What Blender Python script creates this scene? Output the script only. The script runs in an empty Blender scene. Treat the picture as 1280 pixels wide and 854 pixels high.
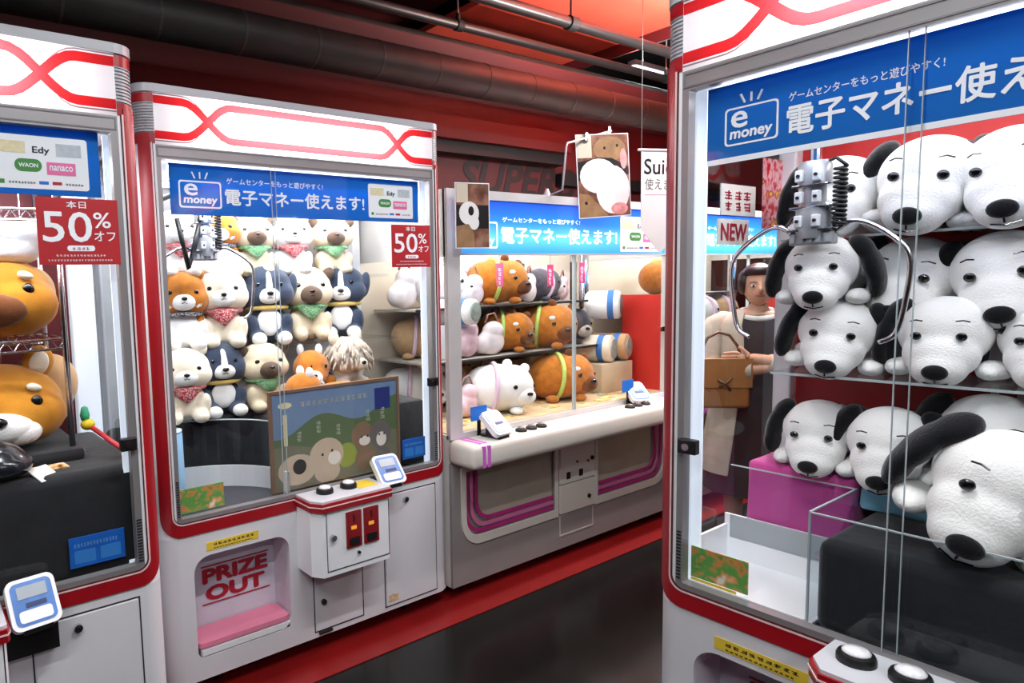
import bpy, bmesh, math, random
from mathutils import Vector, Matrix
from mathutils.geometry import delaunay_2d_cdt
random.seed(7)
PI = math.pi
SC = bpy.context.scene
COL = SC.collection

# ------------------------------------------------------------------ camera, world, exposure
cam_d = bpy.data.cameras.new('camera')
cam = bpy.data.objects.new('camera', cam_d); COL.objects.link(cam)
cam_d.sensor_width = 36.0; cam_d.lens = 36.0 * 822.767 / 1280.0
cam_d.shift_x = 215.13 / 1280.0; cam_d.shift_y = 9.396 / 1280.0
cam_d.clip_start = 0.02
RX = Vector((0.83375924, -0.55113206, -0.0331509)); UP = Vector((0.07860913, 0.05906175, 0.99515442)); FW = Vector((0.54650356, 0.83232515, -0.09256729))
cam.matrix_world = Matrix(((RX.x, UP.x, -FW.x, 0), (RX.y, UP.y, -FW.y, 0), (RX.z, UP.z, -FW.z, 1.4304), (0, 0, 0, 1)))
SC.camera = cam
world = bpy.data.worlds.new('world'); SC.world = world; world.use_nodes = True
world.node_tree.nodes['Background'].inputs[0].default_value = (0.55, 0.6, 0.7, 1)
world.node_tree.nodes['Background'].inputs[1].default_value = 0.07
SC.view_settings.view_transform = 'Standard'; SC.view_settings.look = 'None'
SC.view_settings.gamma = 1.0; SC.view_settings.use_curve_mapping = False
SC.view_settings.exposure = 0.7
SC.cycles.use_denoising = True
SC.cycles.max_bounces = 8; SC.cycles.transparent_max_bounces = 24
SC.cycles.sample_clamp_indirect = 4.0
SC.cycles.caustics_reflective = False; SC.cycles.caustics_refractive = False
CEIL_LAMP_W = 24.0      # watts of each unseen tube fitting added over the aisle
CAB_LAMP_W = 9.0        # watts of each lamp inside the crane cabinets
HEAD_LAMP_W = 14.0       # watts of the tube behind each header panel

def area(name, loc, size, size_y, power, parent=None, rot=(0, 0, 0), color=(1, 1, 1)):
    l = bpy.data.lights.new(name, 'AREA'); l.shape = 'RECTANGLE'; l.size = size; l.size_y = size_y
    l.energy = power; l.color = color
    o = bpy.data.objects.new(name, l); COL.objects.link(o); o.parent = parent
    o.location = loc; o.rotation_euler = rot
    return o

# ------------------------------------------------------------------ materials
def lin(c):
    return tuple(((x / 255) / 12.92 if x / 255 <= 0.04045 else ((x / 255 + 0.055) / 1.055) ** 2.4) for x in c) + (1,)
MATS = {}
def mat(name, col, rough=0.5, metal=0.0, var=0.06, vs=6.0, bump=0.0, bs=80.0, sheen=0.0, emit=0.0, coat=0.0, spec=0.5, trans=0.0):
    if name in MATS: return MATS[name]
    m = bpy.data.materials.new(name); m.use_nodes = True; nt = m.node_tree; N = nt.nodes; Lk = nt.links
    b = N['Principled BSDF']; c = lin(col)
    b.inputs['Roughness'].default_value = rough; b.inputs['Metallic'].default_value = metal
    b.inputs['Specular IOR Level'].default_value = spec
    tc = N.new('ShaderNodeTexCoord')
    nz = N.new('ShaderNodeTexNoise'); nz.inputs['Scale'].default_value = vs; nz.inputs['Detail'].default_value = 3
    Lk.new(tc.outputs['Object'], nz.inputs['Vector'])
    rp = N.new('ShaderNodeValToRGB')
    rp.color_ramp.elements[0].position = 0.3; rp.color_ramp.elements[1].position = 0.7
    rp.color_ramp.elements[0].color = tuple(x * (1 - var) for x in c[:3]) + (1,)
    rp.color_ramp.elements[1].color = tuple(min(1, x * (1 + var)) for x in c[:3]) + (1,)
    Lk.new(nz.outputs['Fac'], rp.inputs['Fac']); Lk.new(rp.outputs['Color'], b.inputs['Base Color'])
    if bump:
        n2 = N.new('ShaderNodeTexNoise'); n2.inputs['Scale'].default_value = bs; n2.inputs['Detail'].default_value = 4
        Lk.new(tc.outputs['Object'], n2.inputs['Vector'])
        bp = N.new('ShaderNodeBump'); bp.inputs['Strength'].default_value = bump; bp.inputs['Distance'].default_value = 0.004
        Lk.new(n2.outputs['Fac'], bp.inputs['Height']); Lk.new(bp.outputs['Normal'], b.inputs['Normal'])
    if sheen:
        b.inputs['Sheen Weight'].default_value = sheen; b.inputs['Sheen Roughness'].default_value = 0.4
    if coat: b.inputs['Coat Weight'].default_value = coat
    if emit:
        Lk.new(rp.outputs['Color'], b.inputs['Emission Color']); b.inputs['Emission Strength'].default_value = emit
    MATS[name] = m
    return m
def plush(name, col, var=0.08): return mat(name, col, 0.9, var=var, vs=9, bump=0.5, bs=260, sheen=0.35, spec=0.15)
def glass_mat(name, tint=(1, 1, 1), ior=1.45):
    m = bpy.data.materials.new(name); m.use_nodes = True; nt = m.node_tree; N = nt.nodes; Lk = nt.links
    N.clear(); out = N.new('ShaderNodeOutputMaterial'); mx = N.new('ShaderNodeMixShader')
    tr = N.new('ShaderNodeBsdfTransparent'); tr.inputs[0].default_value = tint + (1,)
    gl = N.new('ShaderNodeBsdfGlossy'); gl.inputs['Roughness'].default_value = 0.01
    fr = N.new('ShaderNodeFresnel'); fr.inputs['IOR'].default_value = ior
    ge = N.new('ShaderNodeNewGeometry'); iv = N.new('ShaderNodeMath'); iv.operation = 'SUBTRACT'; iv.inputs[0].default_value = 1.0   # leaving the pane: no second reflection
    mu = N.new('ShaderNodeMath'); mu.operation = 'MULTIPLY'
    Lk.new(ge.outputs['Backfacing'], iv.inputs[1]); Lk.new(fr.outputs[0], mu.inputs[0]); Lk.new(iv.outputs[0], mu.inputs[1])
    Lk.new(mu.outputs[0], mx.inputs[0]); Lk.new(tr.outputs[0], mx.inputs[1]); Lk.new(gl.outputs[0], mx.inputs[2]); Lk.new(mx.outputs[0], out.inputs[0])
    MATS[name] = m; return m
def translucent_mat(name, col, refl=0.35):
    m = bpy.data.materials.new(name); m.use_nodes = True; nt = m.node_tree; N = nt.nodes; Lk = nt.links
    N.clear(); out = N.new('ShaderNodeOutputMaterial'); mx = N.new('ShaderNodeMixShader'); mx.inputs[0].default_value = refl
    nz = N.new('ShaderNodeTexNoise'); nz.inputs['Scale'].default_value = 4
    rp = N.new('ShaderNodeValToRGB'); c = lin(col)
    rp.color_ramp.elements[0].color = tuple(x * 0.97 for x in c[:3]) + (1,); rp.color_ramp.elements[1].color = c
    Lk.new(nz.outputs['Fac'], rp.inputs['Fac'])
    t = N.new('ShaderNodeBsdfTranslucent'); d = N.new('ShaderNodeBsdfDiffuse')
    Lk.new(rp.outputs[0], t.inputs[0]); Lk.new(rp.outputs[0], d.inputs[0])
    Lk.new(t.outputs[0], mx.inputs[1]); Lk.new(d.outputs[0], mx.inputs[2]); Lk.new(mx.outputs[0], out.inputs[0])
    MATS[name] = m; return m
def dots_mat(name, a, b, scale=40, thr=0.35):
    m = bpy.data.materials.new(name); m.use_nodes = True; nt = m.node_tree; N = nt.nodes; Lk = nt.links
    bs = N['Principled BSDF']; bs.inputs['Roughness'].default_value = 0.85
    tc = N.new('ShaderNodeTexCoord'); vo = N.new('ShaderNodeTexVoronoi'); vo.inputs['Scale'].default_value = scale
    rp = N.new('ShaderNodeValToRGB'); rp.color_ramp.interpolation = 'CONSTANT'
    rp.color_ramp.elements[0].color = lin(a); rp.color_ramp.elements[1].color = lin(b); rp.color_ramp.elements[1].position = thr
    Lk.new(tc.outputs['Object'], vo.inputs['Vector']); Lk.new(vo.outputs['Distance'], rp.inputs['Fac']); Lk.new(rp.outputs[0], bs.inputs['Base Color'])
    MATS[name] = m; return m
def blotch_mat(name, cols, scale=6, rough=0.4):
    m = bpy.data.materials.new(name); m.use_nodes = True; nt = m.node_tree; N = nt.nodes; Lk = nt.links
    bs = N['Principled BSDF']; bs.inputs['Roughness'].default_value = rough
    tc = N.new('ShaderNodeTexCoord'); nz = N.new('ShaderNodeTexNoise'); nz.inputs['Scale'].default_value = scale; nz.inputs['Detail'].default_value = 2.5
    rp = N.new('ShaderNodeValToRGB'); el = rp.color_ramp.elements
    n = len(cols); el[0].position = 0.3; el[0].color = lin(cols[0]); el[1].position = 0.7; el[1].color = lin(cols[-1])
    for i in range(1, n - 1):
        e = el.new(0.3 + 0.4 * i / (n - 1)); e.color = lin(cols[i])
    Lk.new(tc.outputs['Object'], nz.inputs['Vector']); Lk.new(nz.outputs['Fac'], rp.inputs['Fac']); Lk.new(rp.outputs[0], bs.inputs['Base Color'])
    MATS[name] = m; return m
def print_grad(name, stops, z0, z1, emit=0.0, rough=0.35):
    """flat print: colour runs over the sheet's own height"""
    m = bpy.data.materials.new(name); m.use_nodes = True; nt = m.node_tree; N = nt.nodes; Lk = nt.links
    bs = N['Principled BSDF']; bs.inputs['Roughness'].default_value = rough
    tc = N.new('ShaderNodeTexCoord'); sx = N.new('ShaderNodeSeparateXYZ'); mr = N.new('ShaderNodeMapRange')
    mr.inputs[1].default_value = z0; mr.inputs[2].default_value = z1
    rp = N.new('ShaderNodeValToRGB'); el = rp.color_ramp.elements
    el[0].position = stops[0][0]; el[0].color = lin(stops[0][1]); el[1].position = stops[-1][0]; el[1].color = lin(stops[-1][1])
    for p, c in stops[1:-1]:
        e = el.new(p); e.color = lin(c)
    Lk.new(tc.outputs['Object'], sx.inputs[0]); Lk.new(sx.outputs['Z'], mr.inputs[0]); Lk.new(mr.outputs[0], rp.inputs[0]); Lk.new(rp.outputs[0], bs.inputs['Base Color'])
    if emit:
        Lk.new(rp.outputs[0], bs.inputs['Emission Color']); bs.inputs['Emission Strength'].default_value = emit
    MATS[name] = m; return m

WHITE = mat('white_enamel', (214, 214, 219), 0.35, var=0.03, vs=3, bump=0.04, bs=300)
WHITE2 = mat('white_plastic', (232, 234, 238), 0.4, var=0.02)
CREAM = mat('cream_enamel', (214, 209, 200), 0.4, var=0.03)
ALU = mat('grey_aluminium', (150, 148, 150), 0.4, 0.5, var=0.05)
SILVER = mat('chrome', (200, 200, 205), 0.18, 1.0, var=0.03)
RED = mat('red_trim', (150, 14, 26), 0.35, var=0.05, spec=0.5)
PINK = mat('pale_pinstripe', (228, 196, 196), 0.4)
BLACK = mat('black_plastic', (16, 16, 18), 0.4)
DARK = mat('dark_gap', (24, 24, 27), 0.7)
RIB = mat('ribbed_plastic', (170, 172, 178), 0.3, var=0.03)
GLASS = glass_mat('clear_glass', (0.985, 0.99, 0.99), 1.42)
ACRYL = glass_mat('clear_acrylic', (0.94, 0.96, 0.97), 1.3)
EDGE = mat('acrylic_edge', (176, 188, 192), 0.15, spec=0.8)
CLOTH = mat('black_cloth', (25, 26, 31), 0.9, var=0.2, vs=14, bump=0.5, bs=30, sheen=0.3)
LEDW = mat('led_white', (250, 252, 255), 0.4, var=0.0, emit=5.0)
LEDS = mat('led_strip', (225, 234, 248), 0.4, var=0.0, emit=0.32)
TXTW = mat('white_print', (240, 244, 250), 0.5, var=0.01)
TXTB = mat('black_print', (20, 20, 24), 0.5, var=0.01)
TXTR = mat('red_print', (170, 20, 45), 0.5, var=0.02)
BLUEB = mat('blue_banner', (34, 112, 208), 0.4, var=0.05, vs=2)
YELLOW = mat('yellow_sticker', (222, 190, 60), 0.5, var=0.05)

# ------------------------------------------------------------------ mesh helpers
def bx(bm, x0, x1, y0, y1, z0, z1, bevel=0.0, seg=2):
    vs = [bm.verts.new(p) for p in ((x0, y0, z0), (x1, y0, z0), (x1, y1, z0), (x0, y1, z0), (x0, y0, z1), (x1, y0, z1), (x1, y1, z1), (x0, y1, z1))]
    fs = [bm.faces.new([vs[i] for i in q]) for q in ((3, 2, 1, 0), (4, 5, 6, 7), (0, 1, 5, 4), (1, 2, 6, 5), (2, 3, 7, 6), (3, 0, 4, 7))]
    if bevel:
        es = list({e for f in fs for e in f.edges})
        bmesh.ops.bevel(bm, geom=es, offset=bevel, segments=seg, profile=0.5, affect='EDGES')
    return vs
def ell(bm, c, r, rot=(0, 0, 0), seg=20, rings=14):
    M_ = Matrix.Translation(c) @ (Matrix.Rotation(rot[2], 4, 'Z') @ Matrix.Rotation(rot[1], 4, 'Y') @ Matrix.Rotation(rot[0], 4, 'X')) @ Matrix.Diagonal((r[0], r[1], r[2], 1))
    bmesh.ops.create_uvsphere(bm, u_segments=seg, v_segments=rings, radius=1.0, matrix=M_)
def cyl(bm, p0, p1, r0, r1=None, seg=20, cap=True):
    r1 = r0 if r1 is None else r1
    tube(bm, [p0, p1], [r0, r1], seg, cap)
def tube(bm, pts, r, seg=10, cap=True, closed=False):
    pts = [Vector(p) for p in pts]; n = len(pts)
    rs = r if isinstance(r, (list, tuple)) else [r] * n
    rings = []; up = None
    for i, p in enumerate(pts):
        a = pts[i - 1] if (i > 0 or closed) else p; b = pts[(i + 1) % n] if (i < n - 1 or closed) else p
        t = (b - a).normalized()
        if up is None:
            up = Vector((0, 0, 1)) if abs(t.z) < 0.9 else Vector((1, 0, 0))
        s = t.cross(up).normalized(); up = s.cross(t).normalized()
        rings.append([bm.verts.new(p + (s * math.cos(2 * PI * k / seg) + up * math.sin(2 * PI * k / seg)) * rs[i]) for k in range(seg)])
    m = n if closed else n - 1
    for i in range(m):
        A, B = rings[i], rings[(i + 1) % n]
        for k in range(seg):
            bm.faces.new((A[k], B[k], B[(k + 1) % seg], A[(k + 1) % seg]))
    if cap and not closed:
        bm.faces.new(rings[0]); bm.faces.new(list(reversed(rings[-1])))
def lathe(bm, prof, c=(0, 0, 0), seg=24):
    rings = []
    for r, z in prof:
        rings.append([bm.verts.new((c[0] + max(r, 1e-4) * math.cos(2 * PI * k / seg), c[1] + max(r, 1e-4) * math.sin(2 * PI * k / seg), c[2] + z)) for k in range(seg)])
    for A, B in zip(rings, rings[1:]):
        for k in range(seg):
            bm.faces.new((A[k], A[(k + 1) % seg], B[(k + 1) % seg], B[k]))
    bm.faces.new(list(reversed(rings[0]))); bm.faces.new(rings[-1])
def inside(p, poly):
    c = False; n = len(poly)
    for i in range(n):
        a, b = poly[i], poly[i - 1]
        if (a[1] > p[1]) != (b[1] > p[1]) and p[0] < (b[0] - a[0]) * (p[1] - a[1]) / (b[1] - a[1]) + a[0]: c = not c
    return c
def rrect(x0, x1, z0, z1, r=0.0, seg=5, rs=None):
    rs = rs or (r, r, r, r); pts = []      # order: bottom-left, bottom-right, top-right, top-left
    for (cx, cz, a0), rr in zip(((x0, z0, PI), (x1, z0, 1.5 * PI), (x1, z1, 0), (x0, z1, 0.5 * PI)), rs):
        if rr < 1e-5: pts.append((cx, cz)); continue
        ox = cx + (rr if cx == x0 else -rr); oz = cz + (rr if cz == z0 else -rr)
        for k in range(seg + 1):
            a = a0 + 0.5 * PI * k / seg; pts.append((ox + rr * math.cos(a), oz + rr * math.sin(a)))
    return pts
XZ = lambda a, b, d: (a, d, b)
XY = lambda a, b, d: (a, b, d)
YZ = lambda a, b, d: (d, a, b)
def plate(bm, outer, holes=(), d0=0.0, d1=0.01, fn=XZ):
    """flat plate with real holes, from outline loops in its own plane, d0..d1 deep"""
    loops = [outer] + list(holes); vs = []; ed = []
    for lp in loops:
        s = len(vs); vs += [Vector(p) for p in lp]; ed += [(s + i, s + (i + 1) % len(lp)) for i in range(len(lp))]
    v2, e2, f2, _, _, _ = delaunay_2d_cdt(vs, ed, [], 0, 1e-7)
    A = [bm.verts.new(fn(p.x, p.y, d0)) for p in v2]; B = [bm.verts.new(fn(p.x, p.y, d1)) for p in v2]
    cnt = {}
    for f in f2:
        c = sum((v2[i] for i in f), Vector((0, 0))) / len(f)
        if not inside(c, outer) or any(inside(c, h) for h in holes): continue
        bm.faces.new([A[i] for i in f]); bm.faces.new([B[i] for i in reversed(f)])
        for i in range(len(f)):
            a, b = f[i], f[(i + 1) % len(f)]; cnt[(a, b)] = 1
    for (a, b) in list(cnt):
        if (b, a) not in cnt: bm.faces.new((A[b], A[a], B[a], B[b]))
    for v in list(bm.verts):
        if not v.link_faces: bm.verts.remove(v)
def printed(outer, regions, d=0.0, fn=XZ):
    """one flat sheet cut along printed outlines; returns mesh data with material slot per region"""
    loops = [outer] + [r for _, r in regions]; vs = []; ed = []
    for lp in loops:
        s = len(vs); vs += [Vector(p) for p in lp]; ed += [(s + i, s + (i + 1) % len(lp)) for i in range(len(lp))]
    v2, e2, f2, _, _, _ = delaunay_2d_cdt(vs, ed, [], 0, 1e-7)
    faces = []; mi = []
    for f in f2:
        c = sum((v2[i] for i in f), Vector((0, 0))) / len(f)
        if not inside(c, outer): continue
        k = 0
        for idx, r in regions:
            if inside(c, r): k = idx
        faces.append(list(f)); mi.append(k)
    me = bpy.data.meshes.new('print'); me.from_pydata([fn(p.x, p.y, d) for p in v2], [], faces)
    for p, k in zip(me.polygons, mi): p.material_index = k
    me.update(); return me
def BM(): return bmesh.new()
def obj(name, bm, m, parent=None, smooth=False, loc=None, rot=None):
    if isinstance(bm, bmesh.types.BMesh):
        bmesh.ops.recalc_face_normals(bm, faces=bm.faces)
        me = bpy.data.meshes.new(name); bm.to_mesh(me); bm.free()
    else: me = bm
    if not me.materials:
        for x in (m if isinstance(m, (list, tuple)) else [m]): me.materials.append(x)
    if smooth:
        for p in me.polygons: p.use_smooth = True
    o = bpy.data.objects.new(name, me); COL.objects.link(o); o.parent = parent
    if loc: o.location = loc
    if rot: o.rotation_euler = rot
    return o
def shade_auto(o, deg=35):
    me = o.data
    for p in me.polygons: p.use_smooth = True
    bm = bmesh.new(); bm.from_mesh(me)
    for e in bm.edges:
        if len(e.link_faces) == 2 and e.calc_face_angle(0) > math.radians(deg): e.smooth = False
    bm.to_mesh(me); bm.free(); return o
def box(name, parent, m, x0, x1, y0, y1, z0, z1, bevel=0.0, seg=2):
    bm = BM(); bx(bm, x0, x1, y0, y1, z0, z1, bevel, seg); o = obj(name, bm, m, parent)
    return shade_auto(o) if bevel else o
def tag(o, label, cat=None, group=None, kind=None):
    if label: o['label'] = label
    if cat: o['category'] = cat
    if group: o['group'] = group
    if kind: o['kind'] = kind
    return o
def thing(name, label, cat, loc=(0, 0, 0), rz=0.0, group=None, rot=None):
    o = bpy.data.objects.new(name, None); COL.objects.link(o); o.empty_display_size = 0.05
    o.location = loc; o.rotation_euler = rot if rot else (0, 0, rz)
    return tag(o, label, cat, group)
def copy_tree(o, parent=None):
    c = o.copy(); COL.objects.link(c); c.parent = parent
    for ch in list(o.children):
        copy_tree(ch, c)
    return c
def struct(name, bm, m, parent=None):
    o = obj(name, bm, m, parent)
    if parent is None: o['kind'] = 'structure'
    return o
_txt = {}
def text(name, body, m, parent, w, h, loc, rot=(PI / 2, 0, 0), bold=0.0, shear=0.0, ext=0.0006, label=None):
    """lettering as a mesh, fitted to w by h, lower left corner at loc, lying in local xy turned by rot"""
    key = (body, bold, shear, round(w, 4), round(h, 4), ext)
    if key not in _txt:
        cu = bpy.data.curves.new('t', 'FONT'); cu.body = body; cu.size = 1.0; cu.offset = 0.0; cu.shear = shear; cu.resolution_u = 3
        cu.space_line = 0.9
        t = bpy.data.objects.new('t', cu); COL.objects.link(t)
        dg = bpy.context.evaluated_depsgraph_get()
        me = bpy.data.meshes.new_from_object(t.evaluated_get(dg))
        bpy.data.objects.remove(t); bpy.data.curves.remove(cu)
        me.materials.clear()
        if bold and len(me.vertices):      # thicker strokes: the same outline laid again a hair to each side
            vs = [v.co.copy() for v in me.vertices]; fs = [tuple(p.vertices) for p in me.polygons]; nv, nf = [], []
            for dx, dy in ((0, 0), (1, 0), (-1, 0), (0, 1), (0, -1), (0.7, 0.7), (-0.7, 0.7), (0.7, -0.7), (-0.7, -0.7)):
                b0 = len(nv); nv += [(c.x + dx * bold, c.y + dy * bold, 0) for c in vs]; nf += [tuple(i + b0 for i in f) for f in fs]
            m2 = bpy.data.meshes.new('t'); m2.from_pydata(nv, [], nf); bpy.data.meshes.remove(me); me = m2
        if len(me.vertices):
            xs = [v.co.x for v in me.vertices]; ys = [v.co.y for v in me.vertices]
            x0, y0 = min(xs), min(ys); sx = w / max(1e-6, max(xs) - x0); sy = h / max(1e-6, max(ys) - y0)
            n1 = len(me.vertices) // 9 if bold else 10 ** 9
            for v in me.vertices: v.co = Vector(((v.co.x - x0) * sx, (v.co.y - y0) * sy, (v.index // n1) * 5e-5))
        _txt[key] = me
    me = _txt[key].copy()
    o = obj(name, me, m, parent, loc=loc, rot=rot)
    if label: o['label'] = label
    return o
def glyphs(parent, x, z, w, h, m, d, n, rows=1):
    """fine print too small to read: rows of little stroke groups, as one flat print"""
    rg = random.Random(int((x + z + w) * 9973)); bm = BM()
    for r in range(rows):
        for k in range(n):
            a = x + w * k / n; b = a + w / n * 0.82; z0 = z + h * r / rows; hh = h / rows * 0.82
            for q in range(3):
                zz = z0 + hh * (q + rg.random() * 0.3) / 3; bx(bm, a + (b - a) * rg.random() * 0.3, b - (b - a) * rg.random() * 0.3, d, 0 if d < 0 and d > -0.0005 else d + 0.0004, zz, zz + hh * 0.16)
            c = a + (b - a) * (0.2 + 0.6 * rg.random()); bx(bm, c, c + (b - a) * 0.16, d, d + 0.0004, z0, z0 + hh)
    return obj('print_marks', bm, m, parent)
def blob(ells, voxel, it=4):
    bm = BM()
    for e in ells: ell(bm, *e)
    me = bpy.data.meshes.new('b'); bm.to_mesh(me); bm.free()
    t = bpy.data.objects.new('b', me); COL.objects.link(t)
    a = t.modifiers.new('r', 'REMESH'); a.mode = 'VOXEL'; a.voxel_size = voxel
    s = t.modifiers.new('s', 'SMOOTH'); s.factor = 0.6; s.iterations = it
    dg = bpy.context.evaluated_depsgraph_get()
    out = bpy.data.meshes.new_from_object(t.evaluated_get(dg))
    bpy.data.objects.remove(t); bpy.data.meshes.remove(me)
    for p in out.polygons: p.use_smooth = True
    return out
def loc(mach, u, v, z):
    """a point given in a machine's own frame: u along its front, v into it, z up"""
    (ox, oy), rz = mach
    c, s = math.cos(rz), math.sin(rz)
    return (ox + u * c - v * s, oy + u * s + v * c, z)
MA = ((-0.66, 1.8423), 0.0); MB_ = ((0.7127, 2.1267), 0.0); MD = ((1.5776, 0.8875), -PI / 2); MC = ((1.965, 2.1267), 0.0); ME = ((3.745, 2.1267), 0.0)

# ------------------------------------------------------------------ the room
FLOOR = mat('dark_floor', (13, 13, 12), 0.2, var=0.25, vs=3.5, bump=0.08, bs=9, spec=0.5)
REDF = mat('red_floor_paint', (118, 20, 20), 0.28, var=0.12, vs=4, bump=0.05, bs=20)
REDW = mat('red_wall_paint', (86, 21, 24), 0.6, var=0.12, vs=2.5, bump=0.05, bs=60)
REDC = mat('red_ceiling_board', (214, 78, 58), 0.6, var=0.1, vs=3)
BLKW = mat('black_paint', (14, 14, 16), 0.6, var=0.2)
DUCT = mat('black_lagging', (34, 33, 31), 0.55, var=0.3, vs=9, bump=0.35, bs=14)
bm = BM(); bx(bm, -4.5, 9.0, -4.0, 4.6, -0.1, 0.0); struct('floor', bm, FLOOR)
bm = BM(); bx(bm, -4.5, 9.0, 1.975, 4.5, 0.0, 0.004); struct('trim_1', bm, REDF)
bm = BM(); bx(bm, -4.5, 9.0, 4.5, 4.6, 0.0, 3.9); struct('wall_back', bm, BLKW)
bm = BM(); bx(bm, -4.6, -4.5, -4.0, 4.6, 0.0, 3.9); struct('wall_left', bm, BLKW)
bm = BM(); bx(bm, 9.0, 9.1, -4.0, 4.6, 0.0, 3.9); struct('wall_right', bm, BLKW)
bm = BM(); bx(bm, -4.6, 9.1, -4.1, -4.0, 0.0, 3.9); struct('wall_front', bm, REDW)
bm = BM(); bx(bm, -4.6, 9.1, -4.1, 4.6, 3.8, 3.9); struct('ceiling', bm, BLKW)
# partition behind the machines: red boards with a black band and painted lettering
part_w = struct('wall_partition', (lambda b: (bx(b, -4.4, 8.9, 3.40, 3.50, 0.0, 2.72), b)[1])(BM()), REDW)
sg = text('lettering', 'SUPERB', mat('dark_red_letter', (36, 12, 14), 0.6), part_w, 1.25, 0.24, (3.26, 3.397, 2.06), bold=0.03, shear=0.25)
bm = BM(); bx(bm, -4.4, 4.28, 3.25, 3.40, 2.38, 2.52); struct('trim_2', bm, REDW)
bm = BM(); bx(bm, -4.4, 4.28, 3.30, 3.40, 2.30, 2.38); struct('trim_3', bm, BLKW)
bm = BM(); bx(bm, 4.28, 8.9, 3.34, 3.40, 2.16, 2.25); struct('trim_4', bm, BLKW)
bm = BM(); bx(bm, -4.4, 8.9, 3.30, 3.50, 2.72, 3.0); struct('trim_5', bm, REDW)
for i, (a, b) in enumerate(((-4.4, 0.75), (0.76, 2.2), (2.21, 3.37), (4.96, 5.55))):
    bm = BM(); bx(bm, a, b, 2.2, 4.4, 3.42, 3.44); struct('trim_%d' % (6 + i), bm, REDW)
bm = BM(); bx(bm, 3.38, 4.94, 1.2, 4.4, 3.30, 3.34); struct('trim_10', bm, REDC)
bm = BM(); bx(bm, 4.94, 4.97, 1.2, 4.4, 3.22, 3.46); struct('trim_11', bm, REDW)

def pipe(name, label, y, z, r, m, x0=-4.3, x1=8.8, bands=0):
    t = thing(name, label, 'pipe', (x0, y, z))
    bm = BM(); cyl(bm, (0, 0, 0), (x1 - x0, 0, 0), r, seg=28); obj('pipe_run', bm, m, t, smooth=True)
    for k in range(bands):
        bm = BM(); x = 0.4 + (x1 - x0 - 0.8) * k / max(1, bands - 1); cyl(bm, (x, 0, 0), (x + 0.012, 0, 0), r + 0.002, seg=28, cap=True)
        obj('joint_band', bm, mat('band_tape', (52, 50, 47), 0.5), t)
    return t
t = pipe('air_duct', 'thick black lagged duct running above the machines', 2.75, 2.568, 0.094, DUCT, bands=34)
t = pipe('ceiling_pipe', 'dark lagged pipe just above the thick black duct', 3.36, 3.0, 0.055, DUCT, bands=14)
t = pipe('ceiling_pipe', 'thin grey black conduit held by a hanger rod under red ceiling board', 3.06, 3.0, 0.028, mat('dark_conduit', (30, 29, 30), 0.4, spec=0.6))
for x in (-1.0, 0.9, 2.95, 5.2):
    bm = BM(); cyl(bm, (x + 4.3, 0, 0.02), (x + 4.3, 0, 0.79), 0.006, seg=8); obj('hanger_rod', bm, ALU, t)
    bm = BM(); cyl(bm, (x + 4.28, 0, 0), (x + 4.33, 0, 0), 0.034, seg=20); cyl(bm, (x + 4.3, 0, 0.03), (x + 4.3, 0, 0.07), 0.014, seg=12); obj('hanger_clamp', bm, DARK, t)
t = pipe('ceiling_pipe', 'straight black pipe crossing the bright red ceiling board', 2.70, 3.0, 0.034, mat('dark_conduit', (30, 29, 30)))
for x in (1.2, 3.55, 5.6):
    bm = BM(); cyl(bm, (x + 4.3, 0, 0.03), (x + 4.3, 0, 0.79), 0.007, seg=8); obj('hanger_rod', bm, DARK, t)
    bm = BM(); cyl(bm, (x + 4.27, 0, 0), (x + 4.34, 0, 0), 0.042, seg=20); obj('hanger_clamp', bm, DARK, t)
def ceiling_lamp(label, x, y, z, L=1.2, power=CEIL_LAMP_W, alongx=True, up=0.7):
    t = thing('ceiling_lamp', label, 'lamp', (x, y, z), 0 if alongx else PI / 2, 'ceiling tube lamps')
    box('housing', t, WHITE2, -L / 2, L / 2, -0.04, 0.04, 0.025, 0.07, 0.008)
    bm = BM(); cyl(bm, (-L / 2 + 0.02, 0, 0), (L / 2 - 0.02, 0, 0), 0.014, seg=14); obj('light_tube', bm, LEDW, t, smooth=True)
    for s in (-1, 1):
        bm = BM(); cyl(bm, (s * L * 0.35, 0, 0.07), (s * L * 0.35, 0, 3.8 - z), 0.005, seg=8); obj('hanger_rod', bm, ALU, t)
    area('lamp_light', (0, 0, -0.02), L, 0.06, power, t, color=(0.98, 0.99, 1.0))
    area('added_uplight', (0, 0, 0.075), L, 0.06, power * up, t, rot=(PI, 0, 0), color=(1, 0.95, 0.9))  # upward light added to brighten the red ceiling boards
ceiling_lamp('bright bare tube lamp glowing at the far ceiling beside the right machine', 6.0, 3.52, 3.25, 1.1, 8)
for x, y, z, pw, lb in ((1.2, 0.6, 2.9, 1.0, 'added unseen tube lamp over the open floor before the middle machine'), (-0.7, 0.1, 2.9, 1.0, 'added unseen tube lamp over the open floor before the leftmost machine'),
                       (3.1, 1.35, 2.75, 0.9, 'added unseen tube lamp over the aisle beside the right machine'), (4.4, 1.75, 2.55, 2.2, 'added unseen tube lamp over the far end of the aisle'), (0.2, -1.8, 2.9, 1.0, 'added unseen tube lamp behind the camera')):
    ceiling_lamp(lb, x, y, z, 1.2, CEIL_LAMP_W * pw, up=3.0 if x > 4 else 0.7)  # lamps added out of view to light the machine fronts and the ceiling

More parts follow.
